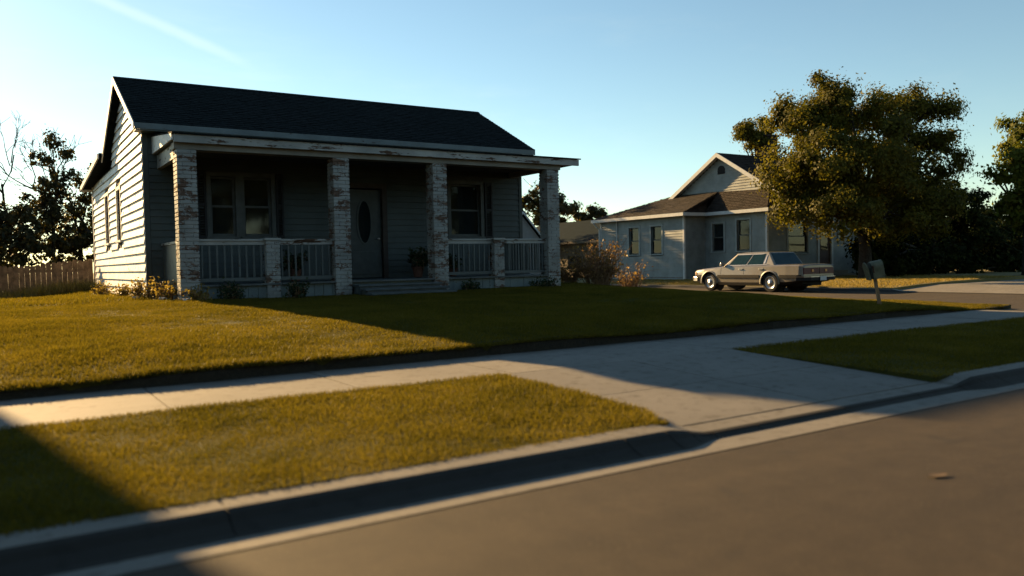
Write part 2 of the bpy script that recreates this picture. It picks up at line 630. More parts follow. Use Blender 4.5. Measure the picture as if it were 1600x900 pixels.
def kerb(name, path, h, top=.15, inward=1):
    """kerb along a path; inward=+1 puts the top to the left of travel. h(i) is the height at point i"""
    m = MB()
    n = len(path)
    rings = []
    src = list(zip(path, h)); path = []; h = []; inset = []
    for i, (p, hh) in enumerate(src):
        path.append(p); h.append(hh); inset.append(0.)
        if i + 1 < len(src) and i % 2 == 0:
            q_ = src[i + 1]
            L_ = (Vector(q_[0]) - Vector(p)).length
            for dd_, ins in ((.05, 0.), (.051, .006), (.057, .006), (.058, 0.)):
                f_ = dd_ / L_
                if f_ < .9:
                    path.append(tuple(Vector(p).lerp(Vector(q_[0]), f_))); h.append(hh + (q_[1] - hh) * f_); inset.append(ins)
    n = len(path)
    for i, p in enumerate(path):
        a = Vector(path[max(0, i - 1)]); b = Vector(path[min(n - 1, i + 1)])
        d = (b - a).normalized()
        q = Vector((-d.y, d.x)) * inward
        p = Vector(p); hh = h[i]
        e_ = hh / KH
        prof = [(-.11 * e_ + .05 * (1 - e_), -.05), (-.11 * e_ + .05 * (1 - e_), .004 + hh * .02), (-.075 * e_ + .052 * (1 - e_), hh * .14), (.005 * e_ + .06 * (1 - e_), hh * .5), (.05, hh * .82), (.085, hh * .97), (.115, hh), (.115 + top, hh + .006), (.115 + top, -.05)]
        rings.append([(p.x + q.x * (o_ + (inset[i] if o_ < .1 else 0)), p.y + q.y * (o_ + (inset[i] if o_ < .1 else 0)), z - inset[i]) for o_, z in prof])
    k = len(rings[0])
    for r_ in rings:
        m.v += r_
    for i in range(n - 1):
        for j in range(k - 1):
            m.f.append((i * k + j, i * k + j + 1, (i + 1) * k + j + 1, (i + 1) * k + j))
    m.f.append(tuple(range(k))); m.f.append(tuple((n - 1) * k + j for j in range(k)))
    o = m.build(name, 'kerb_shaded', smooth=False)  # kerb face near black: its shade painted into the colour, along with grime
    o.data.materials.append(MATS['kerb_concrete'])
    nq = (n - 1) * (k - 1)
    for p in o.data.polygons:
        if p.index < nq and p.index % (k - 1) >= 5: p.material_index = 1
    return struct(o)


KH = .09
xs = list(np.arange(-40, 3.3, 1.2)) + [3.4, 3.55, 3.66, 3.76, 3.86, 3.96, 4.06] + list(np.arange(4.4, 6.9, .5)) + [6.95, 7.05, 7.2, 7.35, 7.5, 7.65] + list(np.arange(8, 12.6, .8))
hs = [.035 + (KH - .035) * float(max(sm(4.02, 3.62, x), sm(7.0, 7.4, x))) for x in xs]
pth = [(float(x), 3.74 + .006 * math.sin(x * 1.3)) for x in xs]
ang = np.linspace(-90, 0, 9)[1:]
pth += [(13.0 + 3.7 * math.cos(R(a)) - 0.0, 7.44 + 3.7 * math.sin(R(a))) for a in ang] + [(16.7, y) for y in np.arange(9, 60, 3.)]
hs += [KH] * (len(pth) - len(hs))
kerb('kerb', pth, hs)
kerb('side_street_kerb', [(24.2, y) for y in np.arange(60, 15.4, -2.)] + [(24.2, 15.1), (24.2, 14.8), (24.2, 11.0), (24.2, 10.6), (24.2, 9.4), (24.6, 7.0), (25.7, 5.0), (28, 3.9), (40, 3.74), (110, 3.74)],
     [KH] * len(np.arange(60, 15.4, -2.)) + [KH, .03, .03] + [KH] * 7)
# concrete gutter in front of the kerb
gx = [-60, 12.4]
m = MB().add([(-60, 3.47, .004), (12.6, 3.47, .004), (12.6, 3.75, .002), (-60, 3.75, .002)], [(0, 1, 2, 3)])
struct(m.build('gutter', 'kerb_concrete'))

# pavement: one root, each slab a piece of its own
slab_mesh = unit_mesh('paving_slab', MB().box(-.5, .5, -.5, .5, -.5, .5), 'concrete')
pv = MB().box(-36, 16.3, 6.33, 7.8, -.04, .125).build('pavement', 'soil')
struct(pv)
n = 0
x = -33.45
while x < 15.0:
    L = 1.5
    if x + L > 15.2:
        L = 15.2 - x
    sx = L - .012
    piece(slab_mesh, 'slab', pv, (x + L / 2, 7.045, .105 + random.uniform(-.002, .002)), (sx, 1.44, .11), (random.uniform(-.0015, .0015), random.uniform(-.0015, .0015), 0))
    x += L
ramp_mb = MB().hexa([(15.21, 6.33, -.02), (16.8, 6.2, -.02), (16.8, 7.9, -.02), (15.21, 7.76, -.02), (15.21, 6.33, .158), (16.62, 6.2, .05), (16.62, 7.9, .05), (15.21, 7.76, .158)])
ramp_mb.build('ramp_slab', 'concrete', pv)

# driveway apron, four cast slabs with joints
dw = struct(MB().box(3.93, 7.07, 4.0, 6.32, -.05, .0).build('driveway', 'soil'))


def apron(x0, x1, y0, y1):
    zf = lambda y: .045 + (.158 - .045) * (y - 4.0) / 2.32
    g = .006
    MB().hexa([(x0 + g, y0 + g, -.03), (x1 - g, y0 + g, -.03), (x1 - g, y1 - g, -.03), (x0 + g, y1 - g, -.03),
               (x0 + g, y0 + g, zf(y0)), (x1 - g, y0 + g, zf(y0)), (x1 - g, y1 - g, zf(y1)), (x0 + g, y1 - g, zf(y1))]).build('slab', 'concrete', dw)


for a in ((3.95, 5.5, 4.01, 5.1), (5.5, 7.05, 4.01, 5.1), (3.95, 5.5, 5.1, 6.325), (5.5, 7.05, 5.1, 6.325)):
    apron(*a)

# turf of verge, lawn and the block across the side street
vz = lambda X, Y: .093 + .06 * (Y - 4.0) / 2.3 + .008 * np.sin(X * 1.3) * np.sin(Y * 2.1)
sheet('verge', -36, 3.45, 3.98, 6.33, 90, 8, vz, 'turf', .15)
cy = [4.0 + .29 * i for i in range(9)]
cx = [3.94 - .14 * float(sm(4.5, 4.0, y)) for y in cy]
m = MB()
m.v = [(3.451, y, float(vz(3.45, y))) for y in cy] + [(x, y, float(vz(x, y))) for x, y in zip(cx, cy)] + [(x, y, -.02) for x, y in zip(cx, cy)]
m.f = [(i, i + 9, i + 10, i + 1) for i in range(8)] + [(i + 9, i + 18, i + 19, i + 10) for i in range(8)]
struct(m.build('verge_edge', 'turf'))
m = MB()
zf_ = lambda y: .044 + (.158 - .045) * (y - 4.0) / 2.32
m.v = [(x + .002, y, zf_(y)) for x, y in zip(cx[:5], cy[:5])] + [(3.951, y, zf_(y)) for y in cy[:5]]
m.f = [(i, i + 5, i + 6, i + 1) for i in range(4)]
m.build('flare_slab', 'concrete', dw)
sheet('verge', 7.07, 13.2, 3.98, 6.33, 16, 8, vz, 'turf', .15)
m = MB()
cpts = [(13.2, 3.99)] + [(13.0 + 3.42 * math.cos(R(a)), 7.42 + 3.42 * math.sin(R(a))) for a in np.linspace(-86, -20, 9)] + [(13.2, 6.33)]
m.add([(a, b, .105) for a, b in cpts], [tuple(range(len(cpts)))])
struct(m.build('verge_corner', 'turf'))
sheet('lawn', -60, 16.44, 7.78, 75, 90, 70, lawn_z, 'turf', .3)
far_z = lambda X, Y: .13 + .12 * sm(24.4, 28, X) + .01 * np.sin(X * 2.1 + Y)
sheet('far_lawn', 24.46, 110, 15.2, 90, 50, 40, far_z, 'dry_field', .3)
sheet('corner_lawn', 26.0, 110, 4.6, 10.4, 40, 6, far_z, 'dry_field', .3)
struct(MB().slab([(24.3, 10.4, .03), (27, 10.4, .16), (27, 15.2, .16), (24.3, 15.2, .03)], (0, 0, -.1)).slab([(27, 10.4, .16), (60, 10.4, .19), (60, 15.2, .19), (27, 15.2, .16)], (0, 0, -.1)).build('far_driveway', 'concrete'))
# bare bank between the lawn and the pavement
xb = np.arange(-36, 16.4, .16)
m = MB()
for i, x in enumerate(xb):
    j = .03 * math.sin(x * 3.1) + random.uniform(-.02, .02)
    z = float(lawn_z(x, 7.8))
    m.v += [(x, 7.735 + j * .6, .15), (x, 7.75 + j, z * .6 + .07), (x, 7.80 + j, z + .008), (x, 7.9, z - .01)]
for i in range(len(xb) - 1):
    for k in range(3):
        m.f.append((i * 4 + k, i * 4 + 4 + k, i * 4 + 5 + k, i * 4 + 1 + k))
struct(m.build('soil_bank', 'soil'))


# ------------------------------------------------------------------ grass
def blades(xyz, h, w, lean=.5):
    n = len(xyz)
    a = RNG.uniform(0, 2 * np.pi, n)
    hh = h * RNG.uniform(.5, 1.25, n)
    ww = w * RNG.uniform(.7, 1.3, n)
    la = RNG.uniform(0, 2 * np.pi, n)
    ll = hh * RNG.uniform(.05, lean, n) * 1.4
    side = np.stack([np.cos(a) * ww / 2, np.sin(a) * ww / 2, np.zeros(n)], -1)
    tip = xyz + np.stack([np.cos(la) * ll, np.sin(la) * ll, hh], -1)
    return np.stack([xyz - side, xyz + side, tip], 1).reshape(-1, 3)


def scatter(x0, x1, y0, y1, n):
    return RNG.uniform(x0, x1, n), RNG.uniform(y0, y1, n)


def clumpy(x, y):
    return .85 + .22 * np.sin(x * 5.3 + 2 * np.sin(y * 3.1)) * np.sin(y * 6.1 + 2 * np.sin(x * 2.3)) + .2 * np.sin(x * 1.1 + y * .7)


def grass(name, label, x0, x1, y0, y1, dens, h, w, zf, mat='grass', keep=None, lean=.6):
    n = int((x1 - x0) * (y1 - y0) * dens)
    x, y = scatter(x0, x1, y0, y1, n)
    if keep is not None:
        k = keep(x, y)
        x, y = x[k], y[k]
    z = zf(x, y) - .004
    o = soup(name, blades(np.stack([x, y, z], -1), h * clumpy(x, y), w, lean), 3, mat, kind='stuff')
    o['label'] = label
    o['category'] = 'grass'
    return o


grass('verge_grass', 'sunlit mown yellow green grass between kerb and pavement left of the driveway', -3.5, 3.97, 3.97, 6.38, 9000, .036, .0075, vz,
      keep=lambda x, y: x < 3.96 - .14 * sm(4.5, 4.0, y) + .02 * np.sin(y * 9))
grass('verge_grass', 'shaded dark green grass between kerb and pavement right of the driveway', 7.03, 14.6, 3.97, 6.38, 5200, .036, .009, vz,
      keep=lambda x, y: (x < 13.2) | ((x - 13) ** 2 + (y - 7.42) ** 2 < 3.4 ** 2))
path_gap = lambda x, y: ~((np.abs(x - 6.15 - .03 * np.sin(y * 3)) < .035) & (y < 14))
in_house = lambda x, y: (x > 2.7) & (x < 11.8) & (y > 15.75)
grass('lawn_grass', 'mown front lawn of the porch house, golden in the sun and dark in its shadow', -3.5, 16.3, 7.74, 16.6, 5000, .040, .010, lawn_z,
      keep=lambda x, y: path_gap(x, y) & ~in_house(x, y))
grass('bank_grass', 'ragged grass fringe hanging over the pavement edge of the lawn', -4, 16, 7.70, 7.86, 9000, .06, .012, lambda x, y: lawn_z(x, y) - .02, lean=1.4)
grass('side_grass', 'thinner grass beside and behind the porch house', -6, 16.3, 16.6, 30, 700, .08, .016, lawn_z, keep=lambda x, y: ~((x > 2.5) & (x < 12) & (y > 15.8) & (y < 28.2)))
grass('far_grass', 'dry golden grass on the strip across the side street', 24.5, 34, 15.3, 30, 420, .07, .022, far_z, 'dry_grass', keep=lambda x, y: ~((x > 27.3) & (y > 23.6)))
grass('fence_weeds', 'tall dry brown weeds along the foot of the wooden fence', -4, 2.5, 26.0, 27.3, 900, .34, .022, lawn_z, 'dry_grass', lean=.9)

# ------------------------------------------------------------------ siding, windows, roofs
def clap_unit(mat):
    # x length, y outwards, z up; thicker at the foot
    return unit_mesh('clapboard', MB().hexa([(-.5, 0, -.5), (.5, 0, -.5), (.5, 1, -.5), (-.5, 1, -.5), (-.5, 0, .5), (.5, 0, .5), (.5, .2, .5), (-.5, .2, .5)]), mat)


def minus(iv, cuts):
    out = [iv]
    for c0, c1 in cuts:
        nxt = []
        for a, b in out:
            if c1 <= a or c0 >= b:
                nxt.append((a, b)); continue
            if c0 - a > .02: nxt.append((a, c0))
            if b - c1 > .02: nxt.append((c1, b))
        out = nxt
    return out


def clap_wall(parent, mesh, plane, coord, a0, a1, z0, z1, ex, opens=(), thick=.03, clip=None, jit=.004, name='clapboard'):
    z = z0
    while z < z1 - .03:
        h = min(ex, z1 - z)
        lo, hi = (a0, a1) if clip is None else clip(z + h * .6)
        if hi - lo > .1:
            cuts = [(o[0], o[1]) for o in opens if o[2] < z + h - .01 and o[3] > z + .01]
            for a, b in minus((lo, hi), cuts):
                # long runs are butted from two boards
                L = [(a, b)]
                if b - a > 4.5:
                    c_ = a + (b - a) * random.choice((.38, .5, .63))
                    L = [(a, c_ - .002), (c_ + .002, b)]
                for p, q in L:
                    mid_, ln = (p + q) / 2, q - p
                    zz = z + h / 2 + random.uniform(-jit, jit)
                    tilt = random.uniform(-jit, jit) * .6
                    if plane == 'Y-':
                        piece(mesh, name, parent, (mid_, coord, zz), (ln, thick, h * 1.02), (0, tilt, math.pi))
                    else:
                        piece(mesh, name, parent, (coord, mid_, zz), (ln, thick, h * 1.02), (tilt, 0, math.pi / 2))
        z += ex


def core_wall(parent, mat, plane, coord, a0, a1, z0, z1, opens=(), th=.12, name='wall'):
    """solid wall behind the boards, with real openings"""
    asx = sorted({a0, a1, *[v for o in opens for v in o[:2]]})
    zs = sorted({z0, z1, *[v for o in opens for v in o[2:]]})
    m = MB()
    for i in range(len(asx) - 1):
        j = 0
        while j < len(zs) - 1:
            inside = lambda jj: any(o[0] <= asx[i] and asx[i + 1] <= o[1] and o[2] <= zs[jj] and zs[jj + 1] <= o[3] for o in opens)
            if inside(j):
                j += 1; continue
            k = j
            while k + 1 < len(zs) - 1 and not inside(k + 1):
                k += 1
            if plane == 'Y-':
                m.box(asx[i], asx[i + 1], coord + .001, coord + th, zs[j], zs[k + 1])
            else:
                m.box(coord + .001, coord + th, asx[i], asx[i + 1], zs[j], zs[k + 1])
            j = k + 1
    return m.build(name, mat, parent)


def wbox(m, plane, coord, a0, a1, d0, d1, z0, z1):
    """box on a wall: d measured outwards from the wall face"""
    if plane == 'Y-':
        return m.box(a0, a1, coord - d1, coord - d0, z0, z1)
    return m.box(coord - d1, coord - d0, a0, a1, z0, z1)


def window(parent, plane, coord, a0, a1, z0, z1, frame='trim_peel', sash='sash', fw_=.09, sill=True, blind=0., curtain_mat='curtain'):
    w = wbox(MB(), plane, coord, a0 - fw_, a0, -.02, .045, z0 - .02, z1 + fw_)
    wbox(w, plane, coord, a1, a1 + fw_, -.02, .045, z0 - .02, z1 + fw_)
    wbox(w, plane, coord, a0, a1, -.02, .043, z1, z1 + fw_)
    win = w.build('window', frame, parent)
    zm = (z0 + z1) / 2
    for k, (b0, b1) in enumerate(((z0, zm + .02), (zm - .02, z1))):
        dd = -.05 - .035 * k
        s_ = .045
        m = MB()
        wbox(m, plane, coord, a0, a0 + s_, dd - .03, dd, b0, b1); wbox(m, plane, coord, a1 - s_, a1, dd - .03, dd, b0, b1)
        wbox(m, plane, coord, a0 + s_, a1 - s_, dd - .03, dd, b0, b0 + s_); wbox(m, plane, coord, a0 + s_, a1 - s_, dd - .03, dd, b1 - s_, b1)
        m.build('sash', sash, win)
        wbox(MB(), plane, coord, a0 + s_, a1 - s_, dd - .018, dd - .012, b0 + s_, b1 - s_).build('pane', 'pane_glass', win)
    if sill:
        wbox(MB(), plane, coord, a0 - fw_ - .02, a1 + fw_ + .02, -.02, .08, z0 - .07, z0 - .02).build('sill', frame, win)
    if blind:
        lo, hi = (z1 - (z1 - z0) * blind, z1) if blind > 0 else (z0, z0 + (z1 - z0) * -blind)
        wbox(MB(), plane, coord, a0 + .01, a1 - .01, -.135, -.13, lo, hi).build('blind', curtain_mat, win)
    return win


def shingles(name, parent, mat, e0, e1, r0, r1, rows, cols, th=.012, kind='stuff'):
    """overlapping shingle tabs between an eave e0-e1 and a ridge r0-r1"""
    e0, e1, r0, r1 = map(Vector, (e0, e1, r0, r1))
    nrm_ = (e1 - e0).cross(r0 - e0).normalized()
    if nrm_.z < 0: nrm_ = -nrm_
    m = MB()
    for j in range(rows):
        v0, v1 = j / rows, min(1, (j + 1.08) / rows)
        nc = cols
        off = (j % 2) * .5
        ed = [0] + sorted(min(1, max(0, (i + off + random.uniform(-.12, .12)) / nc)) for i in range(1 - int(off * 2), nc)) + [1]
        for a, b in zip(ed[:-1], ed[1:]):
            if b - a < .15 / nc: continue
            g = .04 / nc
            def q(u, v): return (e0.lerp(e1, u)).lerp(r0.lerp(r1, u), v)
            dv = random.uniform(-.06, .06) / rows
            p = [q(a + g, max(0, v0 + dv)), q(b - g, max(0, v0 + dv)), q(b - g, v1), q(a + g, v1)]
            lift = th * random.uniform(.8, 1.5)
            o_ = [p[0] + nrm_ * lift, p[1] + nrm_ * lift, p[2] + nrm_ * .002, p[3] + nrm_ * .002]
            m.add([p[0], p[1]] + o_, [(0, 1, 3, 2), (2, 3, 4, 5)])
    o = m.build(name, mat, parent, kind=kind)
    return o


# ------------------------------------------------------------------ the porch house
G = .60
h1 = thing('porch_house', 'weathered low house with brick columned front porch and dark gabled roof', 'house', (7.2, 18, G))
XL, XR, YF, YM, YB = 2.60, 11.90, 18.0, 23.0, 28.0
DECK = .90
fr_open = [(3.90, 4.42, 1.92, 3.20), (4.60, 5.20, 1.92, 3.20), (6.98, 7.86, DECK, 3.05), (9.74, 10.62, 1.92, 3.24)]
sd_open = [(21.55, 22.25, 1.98, 3.20), (24.0, 24.75, 1.98, 3.25)]
clap_front, clap_side = clap_unit('siding_front'), clap_unit('siding_white')
core_wall(h1, 'wall_core', 'Y-', YF, XL, XR, G - .2, 4.25, fr_open)
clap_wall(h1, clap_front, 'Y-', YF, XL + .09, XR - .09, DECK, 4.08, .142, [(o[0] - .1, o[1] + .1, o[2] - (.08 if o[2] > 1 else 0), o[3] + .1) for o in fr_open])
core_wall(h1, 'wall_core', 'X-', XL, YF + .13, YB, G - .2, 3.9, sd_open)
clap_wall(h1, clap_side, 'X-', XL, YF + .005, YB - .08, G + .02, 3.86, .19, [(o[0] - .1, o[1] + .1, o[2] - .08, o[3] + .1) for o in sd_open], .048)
m = MB().box(XR - .12, XR, YF + .13, YB, G - .2, 3.9).box(XL + .13, XR - .13, YB - .12, YB, G - .2, 3.9)
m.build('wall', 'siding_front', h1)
MB().box(XL + .13, XR - .13, YF + .13, YB - .13, G + .15, G + .2).build('floor', 'deck_paint', h1)
MB().box(XL + .13, XR - .13, YF + .13, YB - .13, 3.6, 3.64).build('ceiling', 'wall_core', h1)
# gable: ridge at Y 20.5, z 5.66
RY, RZ, EY, EZ, EB = 20.5, 5.66, 17.58, 4.18, 23.42
SL = (RZ - EZ) / (RY - EY)
gz = lambda y: RZ - .09 - abs(y - RY) * SL
for gx0, gx1 in ((XL + .001, XL + .12), (XR - .12, XR)):
    MB().prism([(YF, 3.9), (YM, 3.9), (YM, gz(YM)), (RY, gz(RY)), (YF, gz(YF))], 'x', gx0, gx1).build('gable_wall', 'wall_core', h1)
clap_wall(h1, clap_side, 'X-', XL, YF, YM, 3.865, 5.5, .19, (), .048, clip=lambda z: (RY - min(2.49, (RZ - .1 - z) / SL), RY + min(2.49, (RZ - .1 - z) / SL)))
# corner boards
MB().box(XL - .012, XL + .085, YF - .035, YF - .002, G, 4.1).build('corner_board', 'siding_front', h1)
MB().box(XR - .085, XR + .012, YF - .035, YF - .002, G, 4.1).build('corner_board', 'siding_front', h1)
MB().box(XL - .055, XL - .002, YB - .078, YB + .02, G, 3.88).build('corner_board', 'siding_white', h1)
# main roof
X0, X1 = 2.40, 12.08
roof = MB().hexa([(X0, EY, EZ - .1), (X1, EY, EZ - .1), (X1, RY, RZ - .1), (X0, RY, RZ - .1), (X0, EY, EZ), (X1, EY, EZ), (X1, RY, RZ), (X0, RY, RZ)])
roof.hexa([(X0, RY + .001, RZ - .1), (X1, RY + .001, RZ - .1), (X1, EB, EZ - .1), (X0, EB, EZ - .1), (X0, RY + .001, RZ), (X1, RY + .001, RZ), (X1, EB, EZ), (X0, EB, EZ)])
roof = roof.build('roof', 'shingle_dark', h1)
shingles('shingles', roof, 'shingle_dark', (X0 - .02, EY - .03, EZ - .012), (X1 + .02, EY - .03, EZ - .012), (X0 - .02, RY, RZ), (X1 + .02, RY, RZ), 24, 34)
shingles('shingles', roof, 'shingle_dark', (X0 - .02, EB + .03, EZ - .012), (X1 + .02, EB + .03, EZ - .012), (X0 - .02, RY, RZ), (X1 + .02, RY, RZ), 24, 34)
MB().prism([(RY - .13, RZ - .045), (RY, RZ + .022), (RY + .13, RZ - .045), (RY, RZ + .005)], 'x', X0 - .02, X1 + .02).build('ridge_cap', 'shingle_dark', roof)
MB().box(X0, X1, EY - .035, EY - .003, EZ - .135, EZ - .015).build('fascia', 'fascia_peel', roof)
MB().box(X0 + .02, X1 - .02, EY, YF - .04, EZ - .16, EZ - .135).build('soffit', 'fascia_peel', roof)
for sgn, ye in ((-1, EY), (1, EB)):
    for xx in (X0 - .028, X1 + .003):
        MB().hexa([(xx, ye, EZ - .14), (xx + .025, ye, EZ - .14), (xx + .025, RY + sgn * .002, RZ - .14), (xx, RY + sgn * .002, RZ - .14),
                   (xx, ye, EZ - .005), (xx + .025, ye, EZ - .005), (xx + .025, RY + sgn * .002, RZ - .005), (xx, RY + sgn * .002, RZ - .005)]).build('rake_board', 'siding_white', roof)
# lower roof over the rear rooms
r2 = MB().slab([(X0 - .1, 23.2, 4.26), (X1, 23.2, 4.26), (X1, 28.35, 3.86), (X0 - .1, 28.35, 3.86)], (0, 0, -.09)).build('rear_roof', 'shingle_dark', h1)
MB().box(X0 - .14, X0 - .103, 23.2, 23.28, 4.12, 4.24).slab([(X0 - .14, 23.28, 4.245), (X0 - .103, 23.28, 4.245), (X0 - .103, 28.35, 3.85), (X0 - .14, 28.35, 3.85)], (0, 0, -.13)).build('rake_board', 'siding_white', r2)
MB().box(X0 - .16, X1, 28.36, 28.46, 3.70, 3.80).build('gutter', 'white_trim', r2)
# windows, shutters, door
for i, o in enumerate(fr_open):
    if i == 2: continue
    window(h1, 'Y-', YF, *o, frame='sash', blind=(-.48, 0, 0, -.5)[i])
for o in sd_open:
    window(h1, 'X-', XL, *o, frame='siding_white', blind=.4)
for a0, a1 in ((3.62, 3.80), (5.30, 5.46), (9.20, 9.60), (10.74, 10.96)):
    sh = wbox(wbox(MB(), 'Y-', YF, a0, a0 + .04, .036, .07, 1.86, 3.30), 'Y-', YF, a1 - .04, a1, .036, .07, 1.86, 3.30)
    for zz in (1.86, 2.55, 3.24):
        wbox(sh, 'Y-', YF, a0 + .04, a1 - .04, .036, .068, zz, zz + .06)
    sh = sh.build('shutter', 'shutter', h1)
    lm = unit_mesh('louvre', MB().box(-.5, .5, -.5, .5, -.5, .5), 'shutter')
    for k in range(24):
        zz = 1.95 + k * .0535
        if abs(zz - 2.58) < .05: continue
        piece(lm, 'louvre', sh, ((a0 + a1) / 2, YF - .05, zz), (a1 - a0 - .08, .04, .008), (R(35), 0, 0))
dr = MB().box(7.0, 7.84, 18.04, 18.085, DECK + .02, 3.02).build('door', 'door_paint', h1)
MB().prism([(7.24 + .18 + .16 * math.cos(2 * math.pi * k / 24), 2.25 + .5 * math.sin(2 * math.pi * k / 24)) for k in range(24)], 'y', 18.030, 18.038).build('oval_pane', 'pane_glass', dr)
ring = MB()
for k in range(24):
    p = [(7.42 + (r_ + .0) * math.cos(2 * math.pi * kk / 24), 2.25 + (r_ + .34) * math.sin(2 * math.pi * kk / 24)) for r_ in (.16, .20) for kk in (k, k + 1)]
    ring.hexa([(p[0][0], 18.038, p[0][1]), (p[1][0], 18.038, p[1][1]), (p[3][0], 18.038, p[3][1]), (p[2][0], 18.038, p[2][1]),
               (p[0][0], 18.02, p[0][1]), (p[1][0], 18.02, p[1][1]), (p[3][0], 18.02, p[3][1]), (p[2][0], 18.02, p[2][1])])
ring.build('moulding', 'door_paint', dr)
MB().box(7.08, 7.76, 18.02, 18.038, 1.0, 1.55).build('kick_panel', 'door_paint', dr, bevel=.006)
MB().lathe([(.012, 0), (.012, -.03), (.03, -.045), (.03, -.07), (.012, -.08)], (7.76, 18.04, 1.85), 'y', 12).build('handle', 'chrome', dr)
MB().box(6.86, 6.98, 17.95, 18.03, DECK, 3.17).box(7.86, 7.98, 17.95, 18.03, DECK, 3.17).box(6.98, 7.86, 17.952, 18.03, 3.05, 3.17).build('door_frame', 'door_frame', h1)

# porch: deck, skirt boards, steps
PF = 15.84       # front face of the columns
m = MB()
for k in range(61):
    x = 2.92 + k * .142
    m.box(x, x + .136, 15.86, 17.96, DECK - .035, DECK)
m.build('deck', 'deck_paint', h1, kind='stuff')
MB().box(2.95, 11.5, 15.98, 16.03, DECK - .2, DECK - .036).build('deck_joist', 'skirt_paint', h1)
skm = unit_mesh('skirt_board', MB().box(-.5, .5, -.5, .5, -.5, .5), 'skirt_paint')
x = 3.16
while x < 11.3:
    if not (6.1 < x < 8.15):
        hgt = DECK - .04 - G + .06
        piece(skm, 'skirt_board', h1, (x + .095, 15.955 + random.uniform(-.006, .006), G - .06 + hgt / 2), (.182, .022, hgt), (0, random.uniform(-.008, .008), 0))
    x += .19
y = 16.3
while y < 17.9:
    piece(skm, 'skirt_board', h1, (2.93, y, .74), (.022, .182, .36), (random.uniform(-.006, .006), 0, 0))
    y += .19
stp = MB().box(6.26, 8.10, 15.52, 15.95, .45, .80).build('steps', 'step_paint', h1)
for k, (ya, yb, zt) in enumerate(((15.50, 15.95, .815), (15.16, 15.50, .735), (14.84, 15.16, .655))):
    if k:
        MB().box(6.28, 8.08, ya + .02, yb - .002, .4, zt - .04).build('riser', 'step_paint', stp)
    MB().box(6.22, 8.14, ya - .02, yb - .021, zt - .039, zt).build('tread', 'step_paint', stp, bevel=.008)

# brick columns: the two nearest from single bricks, the others joined
brick = unit_mesh('brick', MB().box(-.5, .5, -.5, .5, -.5, .5), 'brick_paint', .03)
BH, BL, BW = .0625, .195, .095


def brick_column(name, xc, yc, w, z0, z1, single):
    core = MB().box(xc - w / 2 + .014, xc + w / 2 - .014, yc - w / 2 + .014, yc + w / 2 - .014, z0, z1 - .002).build(name, 'brick_paint', h1)
    pitch = .0765
    nrow = int((z1 - z0) / pitch)
    pitch = (z1 - z0) / nrow
    spots = []
    for r_ in range(nrow):
        zc = z0 + pitch * (r_ + .5)
        e = w / 2
        # pinwheel bond: each side one stretcher and one header end
        bl = w - BW - .010
        for k in range(4):
            flip = (r_ % 2)
            a = k * math.pi / 2
            cx = (-BW / 2 - .005) if flip else (BW / 2 + .005)
            px_, py_ = cx, -e + BW / 2
            spots.append((xc + px_ * math.cos(a) - py_ * math.sin(a), yc + px_ * math.sin(a) + py_ * math.cos(a), zc, a, bl))
    bs = MB()
    for (bx, by, bz, a, bl) in spots:
        sc_ = (bl + random.uniform(-.004, .004), BW + random.uniform(-.004, .006), BH + random.uniform(-.003, .003))
        if single:
            piece(brick, 'brick', core, (bx, by, bz), sc_, (random.uniform(-.01, .01), random.uniform(-.008, .008), a + random.uniform(-.012, .012)))
        else:
            mt = Matrix.Translation((bx, by, bz)) @ Matrix.Rotation(a, 4, 'Z') @ Matrix.Diagonal((*sc_, 1))
            bs.add([mt @ v.co for v in brick.vertices], [tuple(p.vertices) for p in brick.polygons])
    if not single:
        bs.build('bricks', 'brick_paint', core, kind='stuff')
    return core


CW = .35
for i, xc in enumerate((3.03, 6.04, 8.33, 11.42)):
    brick_column('column', xc, 16.02, CW, G - .12, 3.44, i < 2)
for xc in (4.60, 9.87):
    brick_column('pier', xc, 16.02, .27, G - .1, 1.74, False)
    MB().box(xc - .16, xc + .16, 15.86, 16.18, 1.742, 1.79).build('pier_cap', 'trim_peel', h1, bevel=.006)
# railings
balm = MB().box(-.5, .5, -.5, .5, -.5, .5)
bal = unit_mesh('baluster', balm, 'rail_paint', .05)
for a0, a1 in ((3.21, 4.465), (4.735, 5.86), (8.51, 9.735), (10.005, 11.24)):
    rl = MB().box(a0, a1, 15.965, 16.075, 1.735, 1.775).box(a0, a1, 15.99, 16.05, 1.66, 1.735).build('top_rail', 'trim_peel', h1, bevel=.004)
    MB().box(a0, a1, 15.99, 16.05, .955, 1.02).build('bottom_rail', 'rail_paint', h1)
    nb = int((a1 - a0) / .128)
    for k in range(nb):
        x = a0 + (k + .5) * (a1 - a0) / nb
        if (a0 > 10 and k == 2): continue
        piece(bal, 'baluster', h1, (x + random.uniform(-.004, .004), 16.02, 1.34), (.034, .034, .635), (0, random.uniform(-.012, .012), random.uniform(-.1, .1)))
# solid railing at both porch ends
MB().box(2.91, 2.955, 16.21, 17.96, .92, 1.70).build('end_panel', 'rail_paint', h1)
MB().box(2.88, 2.99, 16.2, 17.96, 1.702, 1.75).build('top_rail', 'trim_peel', h1)
MB().box(11.40, 11.46, 16.21, 17.96, .95, 1.01).build('bottom_rail', 'rail_paint', h1)
MB().box(11.38, 11.48, 16.21, 17.96, 1.702, 1.75).build('top_rail', 'trim_peel', h1)
for k in range(13):
    piece(bal, 'baluster', h1, (11.43, 16.3 + k * .13, 1.355), (.042, .042, .69), (random.uniform(-.012, .012), 0, 0))
